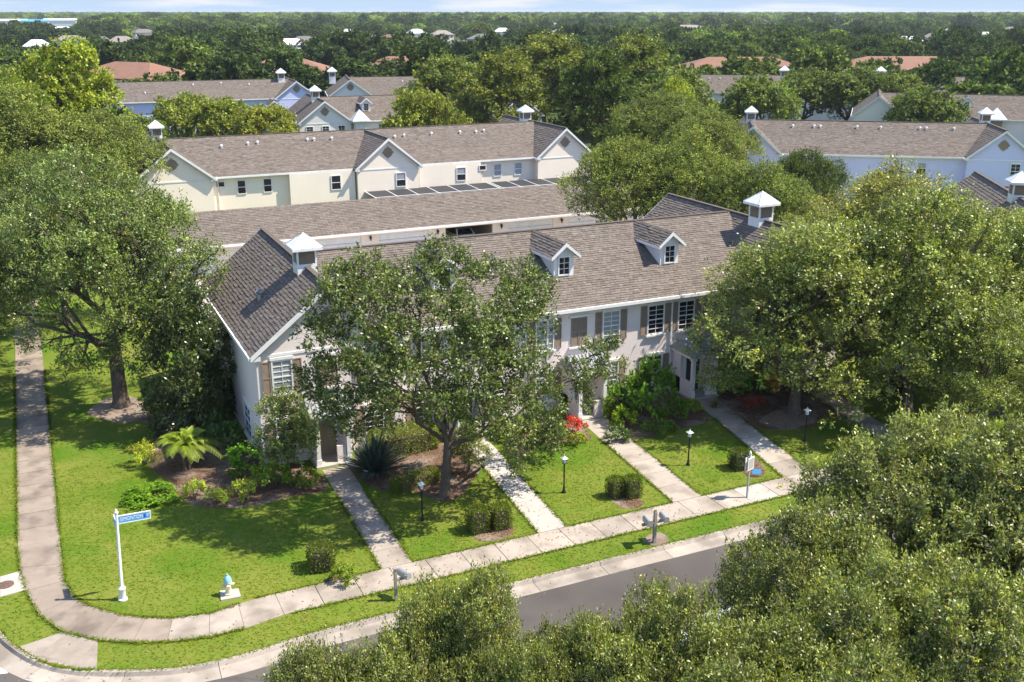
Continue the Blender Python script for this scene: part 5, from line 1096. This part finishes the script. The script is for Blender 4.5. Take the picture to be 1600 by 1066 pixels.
# --- far trees: nearest ones one by one, the rest of the wood as one mass
FK = []
for i in range(5):
    rr_ = np.random.RandomState(200+i); lob = dome_lobes(rr_, 5.0, 1.6, [9.5, 10.5, 9, 11, 12][i], 20, .26, .42, [1, 1.1, .95, 1, .8][i]); V, C_, P, td, tl = foliage(rr_, lob, 3400, .75, .55, .55, 5, yel=.15, dark=.65, bright=1.4, tpc=4, nrand=.4)
    tq = MB().tube([(0, 0, -.2), (0, 0, 5)], [.35, .2], 6); me = quads_mesh('crown', V, C_, [M['leaf_far']]); FK.append(me)
def allowed(x, y):
    # keep off the nearer rows, streets and houses
    if y < 140 and x < 118 and (y < 128 or x < 60): return False
    for o in HOUSES:
        dx, dy = x-o[0], y-o[1]; c_, s_ = math.cos(-o[2]), math.sin(-o[2]); u, v = dx*c_-dy*s_, dx*s_+dy*c_
        if o[3]-4 < u < o[4]+4 and o[5]-5 < v < o[6]+4: return False
    dd, aa = math.hypot(x, y), math.atan2(x, y)
    for (ha, hd, hw_, fr) in LANES:
        if fr*hd < dd < hd+8 and abs(aa-ha)*hd < hw_: return False
    return True
HOUSES = [(o.location.x, o.location.y, o.rotation_euler.z, -10 if o.name.startswith('townhouse') else -26, 50 if o.name.startswith('townhouse') else 26, -34 if o.name.startswith('townhouse') else -34, 14 if o.name.startswith('townhouse') else 14) for o in bpy.data.objects if o.type == 'EMPTY' and o.name.split('.')[0] in ('townhouse_row', 'apartment_house', 'distant_house', 'boat_shed')]
LANES = []
for o in bpy.data.objects:
    k_ = o.name.split('.')[0]
    if o.type == 'EMPTY' and k_ in ('apartment_house', 'distant_house', 'boat_shed'):
        LANES.append((math.atan2(o.location.x, o.location.y), math.hypot(o.location.x, o.location.y), {'apartment_house': 30, 'distant_house': 14, 'boat_shed': 45}[k_], {'apartment_house': .91, 'distant_house': .70, 'boat_shed': .55}[k_]))
rf = np.random.RandomState(300); far = []
tints = [((.42, .49, .46), 'dark'), ((.60, .68, .55), 'mid'), ((.82, .86, .66), 'olive'), ((1.25, 1.30, .72), 'bright')]
def zone_tint(x, y):
    n = math.sin(x*.013+y*.007)+math.sin(x*.031-y*.019)*.7+rf.normal()*.7; d_ = math.hypot(x, y); px = proj(np.array([x, y, 9.]))[0]
    if 1000 < px < 1420 and d_ < 480 and d_ > 230: n += 1.7
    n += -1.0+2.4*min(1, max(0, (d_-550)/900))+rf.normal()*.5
    return 0 if n < -.1 else 1 if n < .8 else 2 if n < 1.9 else 3
def ring(d0, d1, spacing, jit=.45):
    d = d0
    while d < d1:
        n = int(2*R(32)*d/spacing)
        for i in range(n):
            a = R(25)-R(32)+2*R(32)*(i+rf.uniform(-jit, jit)+.5)/n; q = d+rf.uniform(-jit, jit)*spacing
            yield math.sin(a)*q, math.cos(a)*q
        d += spacing
for (d0, d1, sp, sc0) in [(150, 420, 9.5, 1.0), (420, 1000, 11, 1.1), (1000, 2200, 19, 1.7), (2200, 6500, 48, 2.6)]:
    for x, y in ring(d0, d1, sp):
        if allowed(x, y): 
            s_ = sc0*rf.uniform(.7, 1.25); far.append((x, y, s_, (min(s_, 1.15)*rf.uniform(.7, 1.15) if d0 < 1000 else rf.uniform(.8, 1.7)), rf.randint(5), zone_tint(x, y), rf.uniform(0, 6.28)))
far.sort(key=lambda t: math.hypot(t[0], t[1]))
kinds_ = {0: 'dark green', 1: 'mid green', 2: 'olive green', 3: 'bright yellow green'}
solo = [t for t in far if 30 < proj(np.array([t[0], t[1], 8.]))[0] < 1570][:285]; ids = set(map(id, solo))
marks = [(0, 'left edge'), (150, 'bright lime tree'), (330, 'upper left brown roof'), (480, 'first orange roof'), (640, 'second orange roof'), (800, 'tall olive clump'), (1000, 'grey olive tree'), (1170, 'third orange roof'), (1400, 'broad orange roof'), (1540, 'right edge')]
ordi = ['first', 'second', 'third', 'fourth', 'fifth', 'sixth', 'seventh', 'eighth', 'ninth', 'tenth', 'eleventh', 'twelfth', 'thirteenth', 'fourteenth', 'fifteenth'] + ['twentieth' if k == 20 else 'thirtieth' if k == 30 else ('sixteenth', 'seventeenth', 'eighteenth', 'nineteenth')[k-16] if k < 20 else ('twenty ' if k < 30 else 'thirty ')+['', 'first', 'second', 'third', 'fourth', 'fifth', 'sixth', 'seventh', 'eighth', 'ninth'][k % 10] for k in range(16, 40)]
zone = {}
for t in solo:
    px = proj(np.array([t[0], t[1], 8.]))[0]; z_ = min(range(len(marks)), key=lambda i: abs(marks[i][0]-px)); d_ = math.hypot(t[0], t[1]); zone.setdefault((z_, 'nearer' if d_ < 230 else 'middle' if d_ < 290 else 'farther', t[5]), []).append((px, t))
for (z_, bd, ti), lst in zone.items():
    for i, (px, (x, y, s_, sz_, k, ti_, rz)) in enumerate(sorted(lst, key=lambda q: q[0])):
        c = link('woodland_tree', FK[k]); c.location = (x, y, -.1); c.rotation_euler = (0, 0, rz); c.scale = (s_, s_, sz_); v = rf.uniform(.75, 1.25); c['tint'] = [float(q*v) for q in tints[ti][0]]
        w_ = '%s from left among the %s' % (ordi[min(i, len(ordi)-1)], kinds_[ti]) if len(lst) > 1 else 'only %s' % kinds_[ti]
        tag(c, '%s %s by the %s, %s woods' % (w_, 'trees' if len(lst) > 1 else 'tree', marks[z_][1], bd), 'tree', 'trees of the woods behind the roofs')
rest = [t for t in far if id(t) not in ids]
me = bpy.data.meshes.new('woods'); me.from_pydata([(t[0], t[1], -.1) for t in rest], [], [])
def at_(n, ty, vals):
    a = me.attributes.new(n, ty, 'POINT'); key = 'vector' if ty in ('FLOAT_VECTOR',) else 'color' if ty == 'FLOAT_COLOR' else 'value'; a.data.foreach_set(key, np.array(vals, np.int32 if ty == 'INT' else np.float32).ravel())
at_('pick', 'INT', [t[4] for t in rest]); at_('rot', 'FLOAT_VECTOR', [(0, 0, t[6]) for t in rest]); at_('scl', 'FLOAT_VECTOR', [(t[2], t[2], t[3]) for t in rest])
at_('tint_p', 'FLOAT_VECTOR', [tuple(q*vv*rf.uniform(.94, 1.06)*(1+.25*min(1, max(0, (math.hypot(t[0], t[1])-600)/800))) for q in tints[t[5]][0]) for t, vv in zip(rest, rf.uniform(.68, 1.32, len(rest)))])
woods = link('woods', me); woods['kind'] = 'stuff'; tag(woods, 'mass of far trees reaching to the horizon', 'woods')
src = bpy.data.collections.new('tree_sources')
for i, m_ in enumerate(FK): src.objects.link(bpy.data.objects.new('crown_source_%d' % i, m_))
ng = bpy.data.node_groups.new('scatter', 'GeometryNodeTree'); ng.interface.new_socket('Geometry', in_out='INPUT', socket_type='NodeSocketGeometry'); ng.interface.new_socket('Geometry', in_out='OUTPUT', socket_type='NodeSocketGeometry')
gi = ng.nodes.new('NodeGroupInput'); go = ng.nodes.new('NodeGroupOutput'); ci = ng.nodes.new('GeometryNodeCollectionInfo'); ci.inputs['Collection'].default_value = src; ci.inputs['Separate Children'].default_value = True; ci.inputs['Reset Children'].default_value = True
ip = ng.nodes.new('GeometryNodeInstanceOnPoints'); ip.inputs['Pick Instance'].default_value = True
def na(n, ty):
    q = ng.nodes.new('GeometryNodeInputNamedAttribute'); q.data_type = ty; q.inputs['Name'].default_value = n; return next(o for o in q.outputs if o.enabled and o.name == 'Attribute')
lk = ng.links.new
lk(gi.outputs[0], ip.inputs['Points']); lk(ci.outputs[0], ip.inputs['Instance']); lk(na('pick', 'INT'), ip.inputs['Instance Index']); lk(na('rot', 'FLOAT_VECTOR'), ip.inputs['Rotation']); lk(na('scl', 'FLOAT_VECTOR'), ip.inputs['Scale'])
sn = ng.nodes.new('GeometryNodeStoreNamedAttribute'); sn.data_type = 'FLOAT_VECTOR'; sn.domain = 'INSTANCE'; sn.inputs['Name'].default_value = 'tint'
lk(ip.outputs[0], sn.inputs['Geometry']); lk(na('tint_p', 'FLOAT_VECTOR'), sn.inputs['Value']); lk(sn.outputs[0], go.inputs[0])
md = woods.modifiers.new('scatter', 'NODES'); md.node_group = ng
# --- grass tufts on the near lawns
def in_poly(P, poly):
    x, y = P[:, 0], P[:, 1]; r_ = np.zeros(len(P), bool); n = len(poly)
    for i in range(n):
        (x0, y0), (x1, y1) = poly[i], poly[(i+1) % n]
        if y0 == y1: continue
        r_ ^= ((y0 > y) != (y1 > y)) & (x < (x1-x0)*(y-y0)/(y1-y0)+x0)
    return r_
rg = np.random.RandomState(5); N = 190000
P = np.stack([rg.uniform(-5.2, 46, N), rg.uniform(31.4, 66, N)], 1)
ok = in_poly(P, lawn_block)
for q in beds: ok &= ~in_poly(P, q)
ok &= ~((P[:, 0] > -2.62) & (P[:, 0] < -.94) & (P[:, 1] > 42.3)); ok &= ~((P[:, 0] > 5) & (P[:, 1] > 32.98) & (P[:, 1] < 34.62))
for (a0, b0), (a1, b1) in zip(pw, pw[1:]): ok &= ~in_poly(P, [b0, b1, a1, a0])
ok &= ~in_poly(P, [pw[-1][1], (7, y0s), (7, y1s), pw[-1][0]])
for ((xa, xb, ye), (xc, xd)) in walks: ok &= ~in_poly(P, [(xc-.02, 34.5), (xd+.02, 34.5), (xb+.02, ye+1), (xa-.02, ye+1)])
ok &= ~in_poly(P, rp_); ok &= ~in_poly(P, [G(-5, 900), G(34, 891), G(42, 925), G(-5, 936)]); ok &= ~((P[:, 0] > 7.8) & (P[:, 1] > 45.2)); ok &= ~in_poly(P, [G(341, 923), G(375, 919), G(380, 960), G(345, 960)])
for (cx, cy, rx, ry) in [(190, 640, 50, 20), (1230, 655, 42, 14)]: ok &= ~in_poly(P, [G(cx+rx*math.cos(a), cy+ry*math.sin(a)) for a in np.linspace(0, 6.283, 20, endpoint=False)])
P = P[ok]
def edge_pts(a, b, n):
    t = rg.uniform(size=(n, 1)); a, b = np.array(a), np.array(b); d = (b-a)/np.linalg.norm(b-a); nn_ = np.array([-d[1], d[0]]); return a+(b-a)*t+nn_*rg.normal(size=(n, 1))*.028
ed = [edge_pts((-2.6, 43), (-2.6, 66), 2600), edge_pts((-.96, 43), (-.96, 66), 2600), edge_pts((6.5, 33.0), (40, 33.0), 3600)]
for (q0, q1) in ((10.42, 5.5), (17.36, 11.75), (24.1, 18.72), (30.3, 25.66), (37.4, 31.95)): ed.append(edge_pts((q1, 34.6), (q0, 34.6), 700))
for ((xa, xb, ye), (xc, xd)) in walks:
    for u0, u1 in ((xc, xa), (xd, xb)): ed.append(edge_pts((u0, 34.7), (u0+(u1-u0)*.72, 34.6+(ye-34.6)*.72), 900))
for (a0, b0), (a1, b1) in zip(pw, pw[1:]): ed += [edge_pts(a0, a1, 260), edge_pts(b0, b1, 260)]
for a0, a1 in zip(kerb_line[1:-1], kerb_line[2:-1]): ed.append(edge_pts(a0, a1, int(min(900, math.dist(a0, a1)*110))+4))
ed.append(edge_pts((6.5, 31.5), (40, 31.5), 3600)); ed = np.concatenate(ed); n_ed = len(ed)
P = P[(P[:, 1] < 50) | (rg.uniform(size=len(P)) < .4)]; P = np.concatenate([P, ed]); k = len(P)
a = rg.uniform(0, 6.283, k); h = rg.uniform(.015, .045, k); h[-n_ed:] = rg.uniform(.04, .085, n_ed); w = rg.uniform(.02, .045, k); lean = rg.normal(size=(k, 2))*.09
p3 = np.concatenate([P, np.full((k, 1), .0)], 1); s_ = np.stack([np.cos(a)*w, np.sin(a)*w, np.zeros(k)], 1); tp = p3+np.stack([lean[:, 0], lean[:, 1], h], 1)
nz = np.sin(P[:, 0]*1.3+np.sin(P[:, 1]*.9)*1.7)*.5+np.sin(P[:, 1]*2.1+P[:, 0]*.6)*.35; yl = np.clip(rg.normal(.35, .35, k)+nz*.25, 0, 1.2)
Cg = (rg.uniform(.8, 1.25, k))[:, None]*np.stack([.72+.75*yl, .92+.15*yl, .75+.2*yl], 1)
gm = quads_mesh('grass', np.stack([p3-s_, p3+s_, tp], 1), Cg, [M['grass']]); go_ = link('grass', gm); go_['kind'] = 'stuff'; go_['tint'] = [1.0, 1.0, 1.0]; tag(go_, 'short sunlit turf grass on the front lawns', 'grass')

# ================================================================== AIR
hz = bpy.data.materials.new('haze_air'); hz.use_nodes = True; t = hz.node_tree; t.nodes.clear(); pv = nn(t, 'ShaderNodeVolumePrincipled'); ho = nn(t, 'ShaderNodeOutputMaterial')
pv.inputs['Color'].default_value = (.80, .88, 1.0, 1); pv.inputs['Density'].default_value = HAZE; pv.inputs['Anisotropy'].default_value = .2; t.links.new(pv.outputs[0], ho.inputs['Volume'])
hb = MB().box(-9200, 12200, -3200, 14200, -1.2, 24).build('haze', hz); hb['kind'] = 'stuff'
